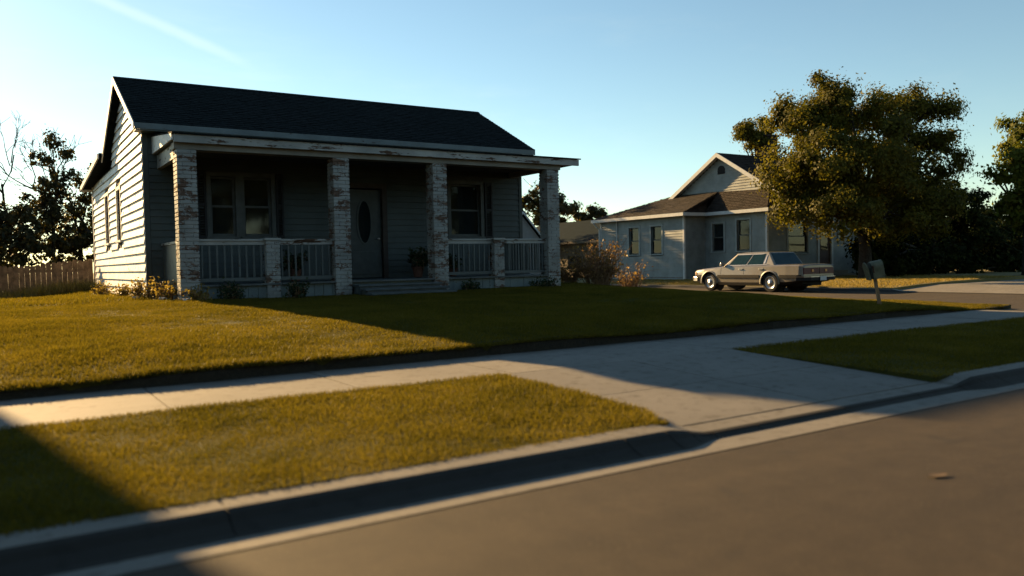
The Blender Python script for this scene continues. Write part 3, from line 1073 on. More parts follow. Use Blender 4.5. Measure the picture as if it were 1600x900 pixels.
# beam, fascia and porch roof
MB().box(2.82, 11.66, 15.86, 16.16, 3.442, 3.57).build('beam', 'beam_tan', h1, bevel=.005)
MB().box(2.80, 12.14, 15.74, 15.79, 3.555, 3.70).build('porch_fascia', 'trim_peel', h1)
for xe in (2.86, 11.50):
    MB().box(xe, xe + .1, 16.165, 17.97, 3.30 if xe < 5 else 3.45, 3.60).build('beam', 'beam_tan' if xe > 5 else 'trim_peel', h1)
pr = MB().slab([(2.76, 15.70, 3.73), (12.18, 15.70, 3.73), (12.18, 17.96, 3.99), (2.76, 17.96, 3.99)], (0, 0, -.028)).build('porch_roof', 'shingle_dark', h1)
MB().slab([(2.80, 15.80, 3.60), (12.1, 15.80, 3.60), (12.1, 17.95, 3.60), (2.80, 17.95, 3.60)], (0, 0, -.02)).build('porch_ceiling', 'wall_core', pr)
for xx in (2.765, 12.115):
    MB().add([(xx, 15.80, 3.60), (xx, 17.95, 3.60), (xx, 17.95, 3.955), (xx, 15.80, 3.708), (xx + .03, 15.80, 3.60), (xx + .03, 17.95, 3.60), (xx + .03, 17.95, 3.955), (xx + .03, 15.80, 3.708)],
             [(0, 1, 2, 3), (4, 7, 6, 5), (0, 4, 5, 1), (1, 5, 6, 2), (2, 6, 7, 3), (3, 7, 4, 0)]).build('porch_gable_board', 'siding_white', pr)
# service wire drop at the right end
wire = [Vector((11.93, 17.9, 3.45)).lerp(Vector((11.6, 16.3, 3.5)), k / 8) - Vector((0, 0, .30 * math.sin(math.pi * k / 8))) for k in range(9)]
MB().tube(wire, [.006] * 9, 5).build('hanging_wire', 'car_black', h1)
MB().box(XL - .02, XR + .01, YF - .02, YB, G - .2, G + .01).build('foundation', 'mortar', h1)


# ------------------------------------------------------------------ houses further off: siding as one relief mesh per wall
def sided_wall(parent, mat, plane, coord, a0, a1, z0, z1, ex=.13, opens=(), name='wall', clip=None, flip=False):
    """clapboard relief too far away to pick boards apart; flip turns the wall to face +Y / +X"""
    m = MB()
    s_ = -1 if not flip else 1
    z = z0
    while z < z1 - .02:
        h = min(ex, z1 - z)
        lo, hi = (a0, a1) if clip is None else clip(z + h / 2)
        cuts = [(o[0], o[1]) for o in opens if o[2] < z + h - .01 and o[3] > z + .01]
        if hi - lo > .05:
            for a, b in minus((lo, hi), cuts):
                def P(u, d, zz):
                    return (u, coord + s_ * d, zz) if plane == 'Y-' else (coord + s_ * d, u, zz)
                m.hexa([P(a, -.1, z), P(b, -.1, z), P(b, .028, z), P(a, .028, z), P(a, -.1, z + h), P(b, -.1, z + h), P(b, .006, z + h), P(a, .006, z + h)])
        z += ex
    return m.build(name, mat, parent)


# --- pale blue house across the side street
g2 = .22
h2 = thing('gabled_house', 'pale blue clapboard house with brown roof and wide white trimmed gable behind the car', 'house', (32, 27, g2))
XA, XB, YA0, YA1, YB0 = 27.4, 28.8, 27.5, 33.7, 23.8
EV = 3.32
oA = [(29.0, 29.75, 1.5, 2.85), (30.65, 31.4, 1.5, 2.85)]
oB = [(24.75, 25.5, 1.55, 2.95), (26.3, 27.0, 1.55, 2.85)]
oC = [(30.2, 31.6, 1.4, 2.9), (32.4, 33.3, .55, 2.7), (33.9, 34.3, 1.9, 2.9), (35.2, 35.9, 1.4, 2.8)]
sided_wall(h2, 'siding_blue', 'X-', XA, YA0, YA1, g2, EV, opens=oA)
sided_wall(h2, 'siding_blue', 'Y-', YA0, XA + .1, XB, g2, EV)
sided_wall(h2, 'siding_blue', 'X-', XB, YB0, YA0 - .03, g2, EV, opens=oB)
sided_wall(h2, 'siding_blue', 'Y-', YB0, XB + .1, 38.4, g2, EV, opens=oC)
sided_wall(h2, 'siding_blue', 'Y-', YA1, XA, 38.4, g2, EV, flip=True)
sided_wall(h2, 'siding_blue', 'X-', 38.4, YB0 + .1, YA1 - .1, g2, EV, flip=True)
for i, o in enumerate(oA): window(h2, 'X-', XA, *o, frame='soft_trim', blind=.5 + .04 * i, curtain_mat='pale_wall')
for i, o in enumerate(oB): window(h2, 'X-', XB, *o, frame='soft_trim', blind=(.25, .52)[i], curtain_mat='pale_wall')
for i in (0, 2, 3): window(h2, 'Y-', YB0, *oC[i], frame='soft_trim')
dr = MB().box(32.42, 33.28, 23.84, 23.9, .56, 2.68).build('door', 'brown_door', h2)
MB().box(32.6, 33.1, 23.83, 23.838, 1.5, 2.4).build('pane', 'pane_glass', dr)
MB().box(32.28, 32.4, 23.74, 23.8, .5, 2.82).box(33.3, 33.42, 23.74, 23.8, .5, 2.82).box(32.4, 33.3, 23.742, 23.8, 2.7, 2.82).build('door_frame', 'white_trim', h2)
MB().box(31.9, 33.8, 22.6, 23.77, g2 - .1, .38).box(32.1, 33.6, 23.1, 23.768, .38, .54).build('front_steps', 'concrete', h2)
for (x_, y_) in ((XA - .02, YA0 - .02), (XB - .03, YB0 - .03), (XA - .02, YA1 - .06)):
    MB().box(x_ - .01, x_ + .09, y_ - .01, y_ + .09, g2, EV - .02).build('corner_board', 'white_trim', h2)
MB().box(XA - .015, XB, YA0 - .01, YA1, g2 - .3, g2 + .16).box(XB - .015, 38.42, YB0 - .015, YA1, g2 - .3, g2 + .15).build('foundation', 'mortar', h2)
MB().box(XA + .1, 38.3, YA0 + .1, YA1 - .1, EV - .08, EV - .04).box(XB + .1, 38.3, YB0 + .1, YA0 + .09, EV - .08, EV - .04).build('ceiling', 'wall_core', h2)
# lower roof: skirt slopes up to the gable wall
OV = .35
XG, GY0, GY1, RY2, RZ2 = 29.4, 23.55, 30.35, 26.95, 6.25
zt = 4.42
lowroof = MB()
lowroof.slab([(XA - OV, YA0 - OV, EV + .08), (XG + .05, YA0 - OV + .0, zt), (XG + .05, GY1, zt + .02), (XA - OV, YA1 + OV, EV + .08)], (0, 0, -.08))
lowroof.slab([(XB - OV, YB0 - OV, EV + .08), (XG + .3, YB0 + .3, zt - .25), (XG + .051, YA0 - OV, zt), (XB - OV, YA0 - OV - .002, EV + .08)], (0, 0, -.08))
lowroof.slab([(XA - OV, YA0 - OV - .004, EV + .081), (XB - OV, YA0 - OV - .004, EV + .081), (XG, YA0 - OV + .6, zt - .02), (XG, YA0 - OV + .7, zt)], (0, 0, -.07))
lowroof.slab([(XA - OV, YA1 + OV + .002, EV + .08), (38.9, YA1 + OV, EV + .08), (38.9, GY1, zt + .02), (XG + .052, GY1 + .003, zt + .02)], (0, 0, -.08))
lowroof.slab([(XB - OV, YB0 - OV - .002, EV + .079), (38.9, YB0 - OV, EV + .079), (38.9, YB0 + .5, zt - .35), (XG + .3, YB0 + .3, zt - .25)], (0, 0, -.08))
lr = lowroof.build('lower_roof', 'shingle_brown', h2)
shingles('shingles', lr, 'shingle_brown', (XA - OV - .02, YA0 - OV, EV + .085), (XA - OV - .02, YA1 + OV, EV + .085), (XG, YA0 - OV, zt + .005), (XG, GY1, zt + .025), 14, 26, .02)
shingles('shingles', lr, 'shingle_brown', (XB - OV - .02, YB0 - OV, EV + .085), (XB - OV - .02, YA0 - OV, EV + .085), (XG, YB0 + .3, zt - .1), (XG, YA0 - OV, zt + .005), 12, 16, .02)
ft = MB().box(XA - OV - .05, XA - OV - .002, YA0 - OV, YA1 + OV, EV - .08, EV + .075)
ft.box(XA - OV - .002, XB - OV - .052, YA0 - OV - .05, YA0 - OV - .005, EV - .08, EV + .075)
ft.box(XB - OV - .05, XB - OV - .002, YB0 - OV - .05, YA0 - OV - .006, EV - .081, EV + .074)
ft.box(XB - OV, 38.9, YB0 - OV - .05, YB0 - OV - .004, EV - .08, EV + .072)
ft.build('fascia', 'white_trim', lr)
MB().box(XA - OV, XA, YA0 - OV, YA1 + OV, EV - .06, EV - .04).box(XB - OV, XB, YB0 - OV, YA0 - OV, EV - .06, EV - .04).box(XB, 38.9, YB0 - OV, YB0, EV - .061, EV - .041).build('soffit', 'white_trim', lr)
# gable
sl2 = (RZ2 - 4.22) / (RY2 - GY0)
sided_wall(h2, 'siding_blue', 'X-', XG, 0, 0, 4.2, RZ2 - .12, .13, clip=lambda z: (RY2 - (RZ2 - .15 - z) / sl2, RY2 + (RZ2 - .15 - z) / sl2), name='gable_wall')
XO = XG - .32
up_roof = MB()
for sg, yy in ((-1, GY0 - .25), (1, GY1 + .1)):
    zz = RZ2 - abs(yy - RY2) * sl2
    up_roof.slab([(XO, yy, zz), (38.6, yy, zz), (38.6, RY2 + sg * .001, RZ2), (XO, RY2 + sg * .001, RZ2)], (0, 0, -.1))
ur = up_roof.build('roof', 'shingle_brown', h2)
for sg, yy in ((-1, GY0 - .25), (1, GY1 + .1)):
    zz = RZ2 - abs(yy - RY2) * sl2
    shingles('shingles', ur, 'shingle_brown', (XO, yy, zz), (38.6, yy, zz), (XO, RY2, RZ2), (38.6, RY2, RZ2), 20, 30, .02)
    MB().slab([(XO - .05, yy, zz - .0), (XO - .003, yy, zz - .0), (XO - .003, RY2 + sg * .001, RZ2 - .0), (XO - .05, RY2 + sg * .001, RZ2 - .0)], (0, 0, -.2)).build('rake_board', 'white_trim', ur)
    MB().slab([(XO, yy, zz - .11), (XG - .03, yy, zz - .11), (XG - .03, RY2 + sg * .002, RZ2 - .11), (XO, RY2 + sg * .002, RZ2 - .11)], (0, 0, -.02)).build('soffit', 'white_trim', ur)
vt = MB().prism([(RY2 + .22 * math.cos(R(a)), 5.45 + .2 * math.sin(R(a))) for a in range(0, 181, 20)] + [(RY2 - .22, 5.25), (RY2 + .22, 5.25)], 'x', XG - .05, XG - .02).build('vent', 'car_black', h2)
ch = MB().box(32.25, 33.05, 26.6, 27.3, 5.4, 7.2).build('chimney', 'brick_dark', ur)
MB().box(32.18, 33.12, 26.53, 27.37, 7.2, 7.3).build('chimney_cap', 'brick_dark', ch)
MB().tube([(27.0, 33.85, 3.25), (27.2, 33.8, 3.0), (27.33, 33.75, 2.9), (27.33, 33.75, .3)], [.04] * 4, 8).build('downpipe', 'white_trim', h2)
MB().tube([(27.33, 32.3, 3.25), (27.33, 32.3, .3)], [.03] * 2, 8).build('downpipe', 'white_trim', h2)

# --- low building with dark roof further back
h3 = thing('low_building', 'low tan building with dark blue green roof behind the brown bush', 'building', (33, 41, .2))
o3 = [(38.2, 39.6, .75, 1.55)]
sided_wall(h3, 'stucco_tan', 'X-', 29.6, 35.6, 47.5, .1, 2.35, .3, opens=o3)
window(h3, 'X-', 29.6, *o3[0], frame='stucco_tan')
MB().box(29.75, 38, 35.6, 35.75, .1, 2.35).box(29.75, 38, 47.35, 47.5, .1, 2.35).box(37.8, 38, 35.75, 47.35, .1, 2.35).build('wall', 'stucco_tan', h3)
r3 = MB().slab([(29.1, 35.2, 2.4), (33.5, 35.2, 3.95), (33.5, 47.9, 3.95), (29.1, 47.9, 2.4)], (0, 0, -.1)).slab([(33.501, 35.2, 3.95), (38.4, 35.2, 2.4), (38.4, 47.9, 2.4), (33.501, 47.9, 3.95)], (0, 0, -.1)).build('roof', 'shingle_teal', h3)
MB().box(29.04, 29.09, 35.2, 47.9, 2.27, 2.4).build('fascia', 'stucco_tan', r3)
MB().prism([(29.6, 2.35), (37.8, 2.35), (33.5, 3.85)], 'y', 35.7, 35.8).build('gable_wall', 'stucco_tan', h3)

# --- small pale gabled shed left of it
h4 = thing('pale_shed', 'small white gabled shed glimpsed between porch wall and corner column', 'shed', (26.3, 40.4, .2))
MB().prism([(24.85, .1), (27.75, .1), (27.75, 2.5), (26.3, 4.05), (24.85, 2.5)], 'y', 39.8, 43.3).build('wall', 'pale_wall', h4)
for sg in (-1, 1):
    MB().slab([(26.3 + sg * .001, 39.6, 4.25), (26.3 + sg * 1.65, 39.6, 2.47), (26.3 + sg * 1.65, 43.5, 2.47), (26.3 + sg * .001, 43.5, 4.25)], (0, 0, -.09)).build('roof', 'shingle_teal', h4)
    MB().slab([(26.3 + sg * .001, 39.54, 4.24), (26.3 + sg * 1.65, 39.54, 2.46), (26.3 + sg * 1.65, 39.59, 2.46), (26.3 + sg * .001, 39.59, 4.24)], (0, 0, -.14)).build('rake_board', 'white_trim', h4)
MB().box(25.8, 26.8, 39.74, 39.79, .25, 2.2).build('door', 'sash', h4)

# --- neighbour's house, left of the frame, whose shadow crosses the verge
h5 = thing('neighbour_house', 'two storey grey neighbouring house left of the porch house, beyond the frame', 'house', (-8, 20, .55))
NX0, NX1, NY0, NY1 = -12.0, -2.95, 16.5, 22.5
o5 = [(-6.2, -5.2, 1.5, 2.9), (-10.6, -9.6, 1.5, 2.9), (-8.3, -7.4, .75, 2.9), (-6.2, -5.2, 4.5, 5.8), (-10.6, -9.6, 4.5, 5.8)]
sided_wall(h5, 'siding_front', 'Y-', NY0, NX0, NX1, .5, 6.7, .15, opens=o5)
for o in o5[:2] + o5[3:]: window(h5, 'Y-', NY0, *o, frame='white_trim')
MB().box(-8.28, -7.42, 16.54, 16.6, .76, 2.88).build('door', 'brown_door', h5)
sided_wall(h5, 'siding_front', 'X-', NX1, NY0 + .1, NY1, .5, 6.7, .15, flip=True)
sided_wall(h5, 'siding_front', 'X-', NX0, NY0 + .1, NY1, .5, 6.7, .15)
sided_wall(h5, 'siding_front', 'Y-', NY1, NX0, NX1, .5, 6.7, .15, flip=True)
MB().prism([(NY0, 6.7), (NY1, 6.7), (19.5, 8.3)], 'x', NX1 - .12, NX1).prism([(NY0, 6.7), (NY1, 6.7), (19.5, 8.3)], 'x', NX0, NX0 + .12).build('gable_wall', 'siding_front', h5)
MB().slab([(NX0 - .2, 16.2, 6.65), (NX1 + .04, 16.2, 6.65), (NX1 + .04, 19.5, 8.48), (NX0 - .2, 19.5, 8.48)], (0, 0, -.1)).slab([(NX0 - .2, 19.501, 8.48), (NX1 + .04, 19.501, 8.48), (NX1 + .04, 22.8, 6.65), (NX0 - .2, 22.8, 6.65)], (0, 0, -.1)).build('roof', 'shingle_dark', h5)

# ------------------------------------------------------------------ wooden fence
fn = thing('picket_fence', 'low weathered wooden board fence left of the porch house', 'fence', (-1, 27.5, .45))
pk = unit_mesh('picket', MB().prism([(-.5, -.5), (.5, -.5), (.5, .44), (.3, .5), (-.3, .5), (-.5, .44)], 'y', -.5, .5), 'weathered_wood')
for zz in (.68, 1.2):
    MB().box(-9, 2.45, 27.53, 27.58, zz, zz + .08).build('rail', 'weathered_wood', fn)
x = -9.0
while x < 2.38:
    gz_ = float(lawn_z(x, 27.5))
    hh = .98 + random.uniform(-.03, .03)
    piece(pk, 'picket', fn, (x + .07, 27.515, gz_ + hh / 2 - .02), (.1345, .02, hh), (0, random.uniform(-.015, .015), 0))
    x += .138
for x in np.arange(-8.8, 2.5, 2.2):
    MB().box(x, x + .1, 27.585, 27.685, .2, 1.42).build('post', 'weathered_wood', fn)


# ------------------------------------------------------------------ the parked car
def add_panel(m, quad, u0, u1, v0, v1, lift, th=.012):
    """a thick pane on a quad (bottom-left, bottom-right, top-right, top-left)"""
    q = [Vector(p) for p in quad]
    nn = (q[1] - q[0]).cross(q[3] - q[0]).normalized()
    f = lambda u, v: (q[0].lerp(q[1], u)).lerp(q[3].lerp(q[2], u), v)
    p = [f(u0[0], v0), f(u1[0], v0), f(u1[1], v1), f(u0[1], v1)]
    return m.hexa([x_ + nn * (lift - th) for x_ in p] + [x_ + nn * lift for x_ in p])


car = thing('parked_car', 'beige boxy four door sedan with dark side strip parked across the side street', 'car', (23.12, 19.55, .005))
ORIG[car.name] = Vector((0, 0, 0))
AXF, AXR, TR = 1.52, -1.24, .325
# lower body by sections: x, half width, deck height, underside
st = [(2.40, .66, .72, .46), (2.36, .74, .76, .36), (2.2, .82, .79, .28), (1.8, .865, .83, .24), (1.2, .885, .88, .23), (.85, .89, .915, .22), (.3, .895, .92, .22), (-.5, .895, .925, .22), (-1.3, .89, .935, .23), (-1.9, .88, .945, .27), (-2.40, .855, .94, .36), (-2.53, .825, .925, .42), (-2.57, .78, .89, .48)]
bm = bmesh.new()
rings = []
for x, w, zt_, zb in st:
    half = [(w * .86, zb), (w * .965, zb + (.47 - zb) * .45), (w * .985, .50), (w, .56), (w * .985, .66), (w * .955, zt_ - .05), (w * .90, zt_ - .008), (w * .6, zt_ + .012)]
    pts = [(x, y, z) for y, z in half] + [(x, 0, zt_ + .018)] + [(x, -y, z) for y, z in reversed(half)]
    rings.append([bm.verts.new(p) for p in pts])
k = len(rings[0])
for a, b in zip(rings[:-1], rings[1:]):
    for j in range(k - 1):
        bm.faces.new((a[j], a[j + 1], b[j + 1], b[j]))
    bm.faces.new((a[k - 1], a[0], b[0], b[k - 1]))
bm.faces.new(rings[0]); bm.faces.new(rings[-1][::-1])
bmesh.ops.recalc_face_normals(bm, faces=bm.faces)
me = bpy.data.meshes.new('body'); bm.to_mesh(me); bm.free()
me.materials.append(MATS['car_paint'])
body = bpy.data.objects.new('body', me); col.objects.link(body)
cutters = []
for ax in (AXF, AXR):
    c_ = MB().lathe([(.385, -1.2), (.385, 1.2)], (ax, 0, TR + .015), 'y', 28).build('arch_cut', 'car_black')
    md = body.modifiers.new('cut', 'BOOLEAN'); md.object = c_; md.operation = 'DIFFERENCE'; md.solver = 'EXACT'
    cutters.append(c_)
dg = bpy.context.evaluated_depsgraph_get()
me2 = bpy.data.meshes.new_from_object(body.evaluated_get(dg))
body.modifiers.clear(); body.data = me2
for c_ in cutters:
    bpy.data.objects.remove(c_)
body.parent = car; ORIG[body.name] = Vector((0, 0, 0))
if len(me2.materials) == 0: me2.materials.append(MATS['car_paint'])
for i_ in range(len(me2.materials)): me2.materials[i_] = MATS['car_paint']
me2.materials.append(MATS['car_lower']); me2.materials.append(MATS['car_black'])
for p_ in me2.polygons:
    if p_.center.z < .53: p_.material_index = len(me2.materials) - 2
    if p_.normal.z < -.7 or (abs(p_.center.y) < .7 and p_.center.z < .52): p_.material_index = len(me2.materials) - 1
# dark inner wells
for ax in (AXF, AXR):
    for sg in (-1, 1):
        MB().lathe([(.39, sg * .45), (.39, sg * .46), (.02, sg * .46)], (ax, 0, TR + .015), 'y', 20).build('wheel_well', 'car_black', car)
    MB().box(ax - .3, ax + .3, -.6, .6, .2, .3).build('axle', 'car_black', car)
    for sg in (-1, 1):
        lip = MB()
        aa = np.linspace(-8, 188, 19)
        yy = .888 if ax > 0 else .894
        for a0_, a1_ in zip(aa[:-1], aa[1:]):
            q = []
            for a in (a0_, a1_):
                for r_ in (.375, .415):
                    q.append((ax + r_ * math.cos(R(a)), TR + .015 + r_ * math.sin(R(a))))
            ya, yb = sg * (yy - .05), sg * (yy + .008)
            lip.hexa([(q[0][0], ya, q[0][1]), (q[1][0], ya, q[1][1]), (q[3][0], ya, q[3][1]), (q[2][0], ya, q[2][1]),
                      (q[0][0], yb, q[0][1]), (q[1][0], yb - sg * .012, q[1][1]), (q[3][0], yb - sg * .012, q[3][1]), (q[2][0], yb, q[2][1])])
        lip.build('wheel_arch_lip', 'car_paint', car)
# cabin
cb = dict(wf=(.92, .80, .90), wr=(-1.42, .79, .93), tf=(.30, .60, 1.35), tr=(-1.08, .60, 1.36))
P8 = [(cb['wr'][0], -.79, .90), (cb['wf'][0], -.80, .88), (cb['wf'][0], .80, .88), (cb['wr'][0], .79, .90),
      (cb['tr'][0], -.66, 1.375), (cb['tf'][0], -.66, 1.365), (cb['tf'][0], .66, 1.365), (cb['tr'][0], .66, 1.375)]
cabin = MB().hexa(P8).build('cabin', 'car_paint', car, smooth=False, bevel=.035)
roofp = MB()
for i in range(7):
    pass
MB().hexa([(-1.05, -.63, 1.365), (.27, -.63, 1.355), (.27, .63, 1.355), (-1.05, .63, 1.365), (-.90, -.50, 1.40), (.12, -.50, 1.394), (.12, .50, 1.394), (-.90, .50, 1.40)]).build('roof', 'car_paint', car, bevel=.02)
left = [P8[2], P8[3], P8[7], P8[6]]      # left side, +y : front-bottom, rear-bottom, rear-top, front-top
right = [P8[0], P8[1], P8[5], P8[4]]
for nm, quad, fr in (('left', left, 0), ('right', right, 1)):
    if fr == 0:
        wins = [((.09, .06), (.43, .50)), ((.465, .545), (.76, .89))]
    else:
        wins = [((.57, .50), (.91, .94)), ((.24, .11), (.535, .455))]
    for u0, u1 in wins:
        m = MB(); add_panel(m, quad, u0, u1, .10, .90, .010); w_ = m.build('side_window', 'car_glass', car)
    m = MB()
    for u0, u1 in wins:
        add_panel(m, quad, (u0[0] - .012, u0[1] - .012), (u1[0] + .012, u1[1] + .012), .085, .125, .013)
        add_panel(m, quad, (u0[0] - .012, u0[1] - .012), (u1[0] + .012, u1[1] + .012), .865, .90, .013)
    m.build('window_trim', 'chrome', car)
    m = MB(); add_panel(m, quad, (.80, .915) if fr == 0 else (.16, .05), (.83, .935) if fr == 0 else (.19, .075), .2, .8, .012); m.build('pillar_trim', 'chrome', car)
wind = [P8[1], P8[2], P8[6], P8[5]]
rear = [P8[3], P8[0], P8[4], P8[7]]
for nm, quad in (('windscreen', wind), ('rear_window', rear)):
    m = MB(); add_panel(m, quad, (.06, .05), (.94, .95), .10, .92, .012); m.build(nm, 'car_glass', car)
    m = MB(); add_panel(m, quad, (.04, .03), (.96, .97), .06, .10, .014); add_panel(m, quad, (.04, .03), (.96, .97), .92, .955, .014); m.build('window_trim', 'chrome', car)
# trim strips, door gaps, handles, mirrors
for sg in (-1, 1):
    for xa, xb in ((2.30, AXF + .425), (AXF - .425, AXR + .425), (AXR - .425, -2.50)):
        n_ = 6
        m = MB()
        for i in range(n_):
            x0_, x1_ = xa + (xb - xa) * i / n_, xa + (xb - xa) * (i + 1) / n_
            w0 = float(np.interp(-x0_, [-s_[0] for s_ in st], [s_[1] for s_ in st])); w1 = float(np.interp(-x1_, [-s_[0] for s_ in st], [s_[1] for s_ in st]))
            m.hexa([(x0_, sg * (w0 - .03), .49), (x1_, sg * (w1 - .03), .49), (x1_, sg * (w1 + .016), .495), (x0_, sg * (w0 + .016), .495),
                    (x0_, sg * (w0 - .03), .60), (x1_, sg * (w1 - .03), .60), (x1_, sg * (w1 + .016), .595), (x0_, sg * (w0 + .016), .595)])
        m.build('side_strip', 'car_black', car)
    for xd in (.95, -.12, -.98):
        m = MB()
        w_ = float(np.interp(-xd, [-s_[0] for s_ in st], [s_[1] for s_ in st])) + .002
        for (za, ka), (zb_, kb) in (((.27, .90), (.47, .978)), ((.61, .993), (.66, .986)), ((.66, .986), (.86, .957))):
            m.hexa([(xd - .005, sg * .75, za), (xd + .005, sg * .75, za), (xd + .005, sg * w_ * ka, za), (xd - .005, sg * w_ * ka, za),
                    (xd - .005, sg * .75, zb_), (xd + .005, sg * .75, zb_), (xd + .005, sg * w_ * kb, zb_), (xd - .005, sg * w_ * kb, zb_)])
        m.build('door_gap', 'car_black', car)
    for xd in (.02, -.88):
        MB().box(xd - .10, xd + .08, sg * .85, sg * .895, .775, .81).build('door_handle', 'chrome', car, bevel=.006)
    mm = MB().hexa([(.80, sg * .80, .915), (.92, sg * .80, .915), (.92, sg * .97, .92), (.82, sg * .97, .92), (.80, sg * .80, 1.02), (.90, sg * .80, 1.02), (.90, sg * .96, 1.03), (.82, sg * .96, 1.03)])
    mm.build('mirror', 'car_paint', car, bevel=.015)
# bumpers, lamps, plate
fb = MB().prism([(2.36, -.80), (2.50, -.70), (2.54, -.4), (2.55, 0), (2.54, .4), (2.50, .70), (2.36, .80), (2.12, .875), (2.12, .80), (2.3, .70), (2.3, -.70), (2.12, -.80), (2.12, -.875)], 'z', .36, .52).build('front_bumper', 'chrome', car, bevel=.012)
rb = MB().prism([(-2.310, -.88), (-2.610, -.82), (-2.710, -.6), (-2.720, 0), (-2.710, .6), (-2.610, .82), (-2.310, .88), (-2.310, .82), (-2.550, .74), (-2.550, -.74), (-2.310, -.82)], 'z', .40, .55).build('rear_bumper', 'car_black', car, bevel=.012)
MB().prism([(-2.350, -.892), (-2.620, -.835), (-2.725, -.61), (-2.735, 0), (-2.725, .61), (-2.620, .835), (-2.350, .892), (-2.350, .87), (-2.650, .7), (-2.650, -.7), (-2.350, -.87)], 'z', .515, .545).build('rub_strip', 'chrome', rb)
MB().prism([(2.36, -.812), (2.51, -.71), (2.56, 0), (2.51, .71), (2.36, .812), (2.3, .7), (2.3, -.7)], 'z', .425, .465).build('rub_strip', 'car_black', fb)
for sg in (-1, 1):
    MB().box(2.36, 2.42, sg * .36, sg * .66, .56, .70).build('headlight', 'lamp_glass', car, bevel=.01)
    MB().hexa([(2.2, sg * .78, .56), (2.385, sg * .665, .56), (2.385, sg * .70, .56), (2.2, sg * .832, .56), (2.2, sg * .77, .69), (2.385, sg * .66, .69), (2.385, sg * .70, .69), (2.2, sg * .822, .69)]).build('indicator', 'amber', car)
    MB().hexa([(-2.560, sg * .02, .62), (-2.550, sg * .80, .62), (-2.585, sg * .785, .62), (-2.595, sg * .02, .62), (-2.550, sg * .02, .83), (-2.535, sg * .785, .83), (-2.570, sg * .77, .83), (-2.585, sg * .02, .83)]).build('tail_light', 'tail_red', car, bevel=.006)
    MB().box(-2.600, -2.588, sg * .30, sg * .40, .69, .77).build('reversing_light', 'amber', car)
gm = MB().box(2.35, 2.40, -.35, .35, .55, .70).build('grille', 'car_black', car)
for k in range(6):
    MB().box(2.401, 2.412, -.34, .34, .563 + k * .023, .571 + k * .023).build('grille_bar', 'chrome', gm)
MB().box(-2.75, -2.738, -.16, .16, .40, .54).build('number_plate', 'plate', car)
MB().box(-2.3, -1.5, -.5, .5, .22, .36).build('fuel_tank', 'car_black', car)
MB().tube([(-2.6, .45, .25), (-1.6, .45, .26)], [.03, .03], 8).build('exhaust', 'car_black', car)
for ax in (AXF, AXR):
    for sg in (-1, 1):
        wh = MB().lathe([(.19, sg * .66), (TR - .02, sg * .665), (TR, sg * .70), (TR, sg * .80), (TR - .02, sg * .845), (.235, sg * .85), (.225, sg * .82)], (ax, 0, TR), 'y', 28).build('wheel', 'rubber', car, smooth=False)
        MB().lathe([(.232, sg * .80), (.232, sg * .838), (.20, sg * .842), (.19, sg * .825), (.12, sg * .832), (.075, sg * .85), (.06, sg * .862), (.0, sg * .865)], (ax, 0, TR), 'y', 24).build('hub_cap', 'chrome', wh, smooth=True)
car.rotation_euler = (0, 0, math.pi / 2)
ORIG[car.name] = Vector((23.12, 19.55, .005))

# ------------------------------------------------------------------ mailbox
mx, my = 12.9, 8.25
mz = float(lawn_z(mx, my))
mb_ = thing('mailbox', 'small rounded olive mailbox on a leaning post at the lawn corner', 'mailbox', (mx, my, mz))
ORIG[mb_.name] = Vector((0, 0, 0))
MB().hexa([(-.035, -.035, -.15), (.035, -.035, -.15), (.035, .035, -.15), (-.035, .035, -.15), (-.03, -.03, .53), (.03, -.03, .53), (.03, .03, .53), (-.03, .03, .53)]).build('post', 'weathered_wood', mb_)


def arch(w, h, n=14):
    return [(-w, 0), (w, 0)] + [(w * math.cos(math.pi * k / n), h - w + w * math.sin(math.pi * k / n)) for k in range(0, n + 1)]


sh_ = lambda pl, dz: [(a, b + dz) for a, b in pl]
MB().prism(sh_(arch(.125, .34), .53), 'x', -.06, .20).build('box_body', 'mailbox_metal', mb_)
MB().prism(sh_(arch(.112, .32), .54), 'x', -.085, -.061).build('opening', 'mailbox_dark', mb_)
dd = MB().prism(sh_(arch(.135, .355), .52), 'x', -.17, -.145).build('door', 'mailbox_metal', mb_, bevel=.006)
dd.rotation_euler = (0, R(-7), 0)
MB().tube([(-.145, .0, .535), (-.06, 0, .535)], [.01, .01], 6).build('hinge', 'mailbox_dark', mb_)
MB().box(-.06, -.045, -.16, -.13, .66, .80).build('flag', 'tail_red', mb_)
mb_.rotation_euler = (R(3), R(-11), R(-36))
mb_.scale = (.75, .75, .9)

# ------------------------------------------------------------------ fallen leaf on the road
lf = MB()
n_ = 10
for k in range(n_):
    u = k / (n_ - 1)
    w_ = .045 * math.sin(math.pi * min(1, u * .93 + .04)) ** .8
    zc = .006 + .006 * (u - .5) ** 2 * 4
    lf.v += [(u * .17 - .085, -w_, zc + .004), (u * .17 - .085, 0, zc), (u * .17 - .085, w_, zc + .003), (u * .17 - .085, 0, zc - .003)]
for k in range(n_ - 1):
    o_ = k * 4
    lf.f += [(o_, o_ + 1, o_ + 5, o_ + 4), (o_ + 1, o_ + 2, o_ + 6, o_ + 5), (o_ + 2, o_ + 3, o_ + 7, o_ + 6), (o_ + 3, o_, o_ + 4, o_ + 7)]
lfo = lf.build('fallen_leaf', 'fallen_leaf')
lfo.location = (4.22, 2.37, .010); lfo.rotation_euler = (0, 0, R(-18)); lfo.scale = (.75, .6, .6)
tag(lfo, 'single curled tan leaf lying on the road surface', 'leaf')


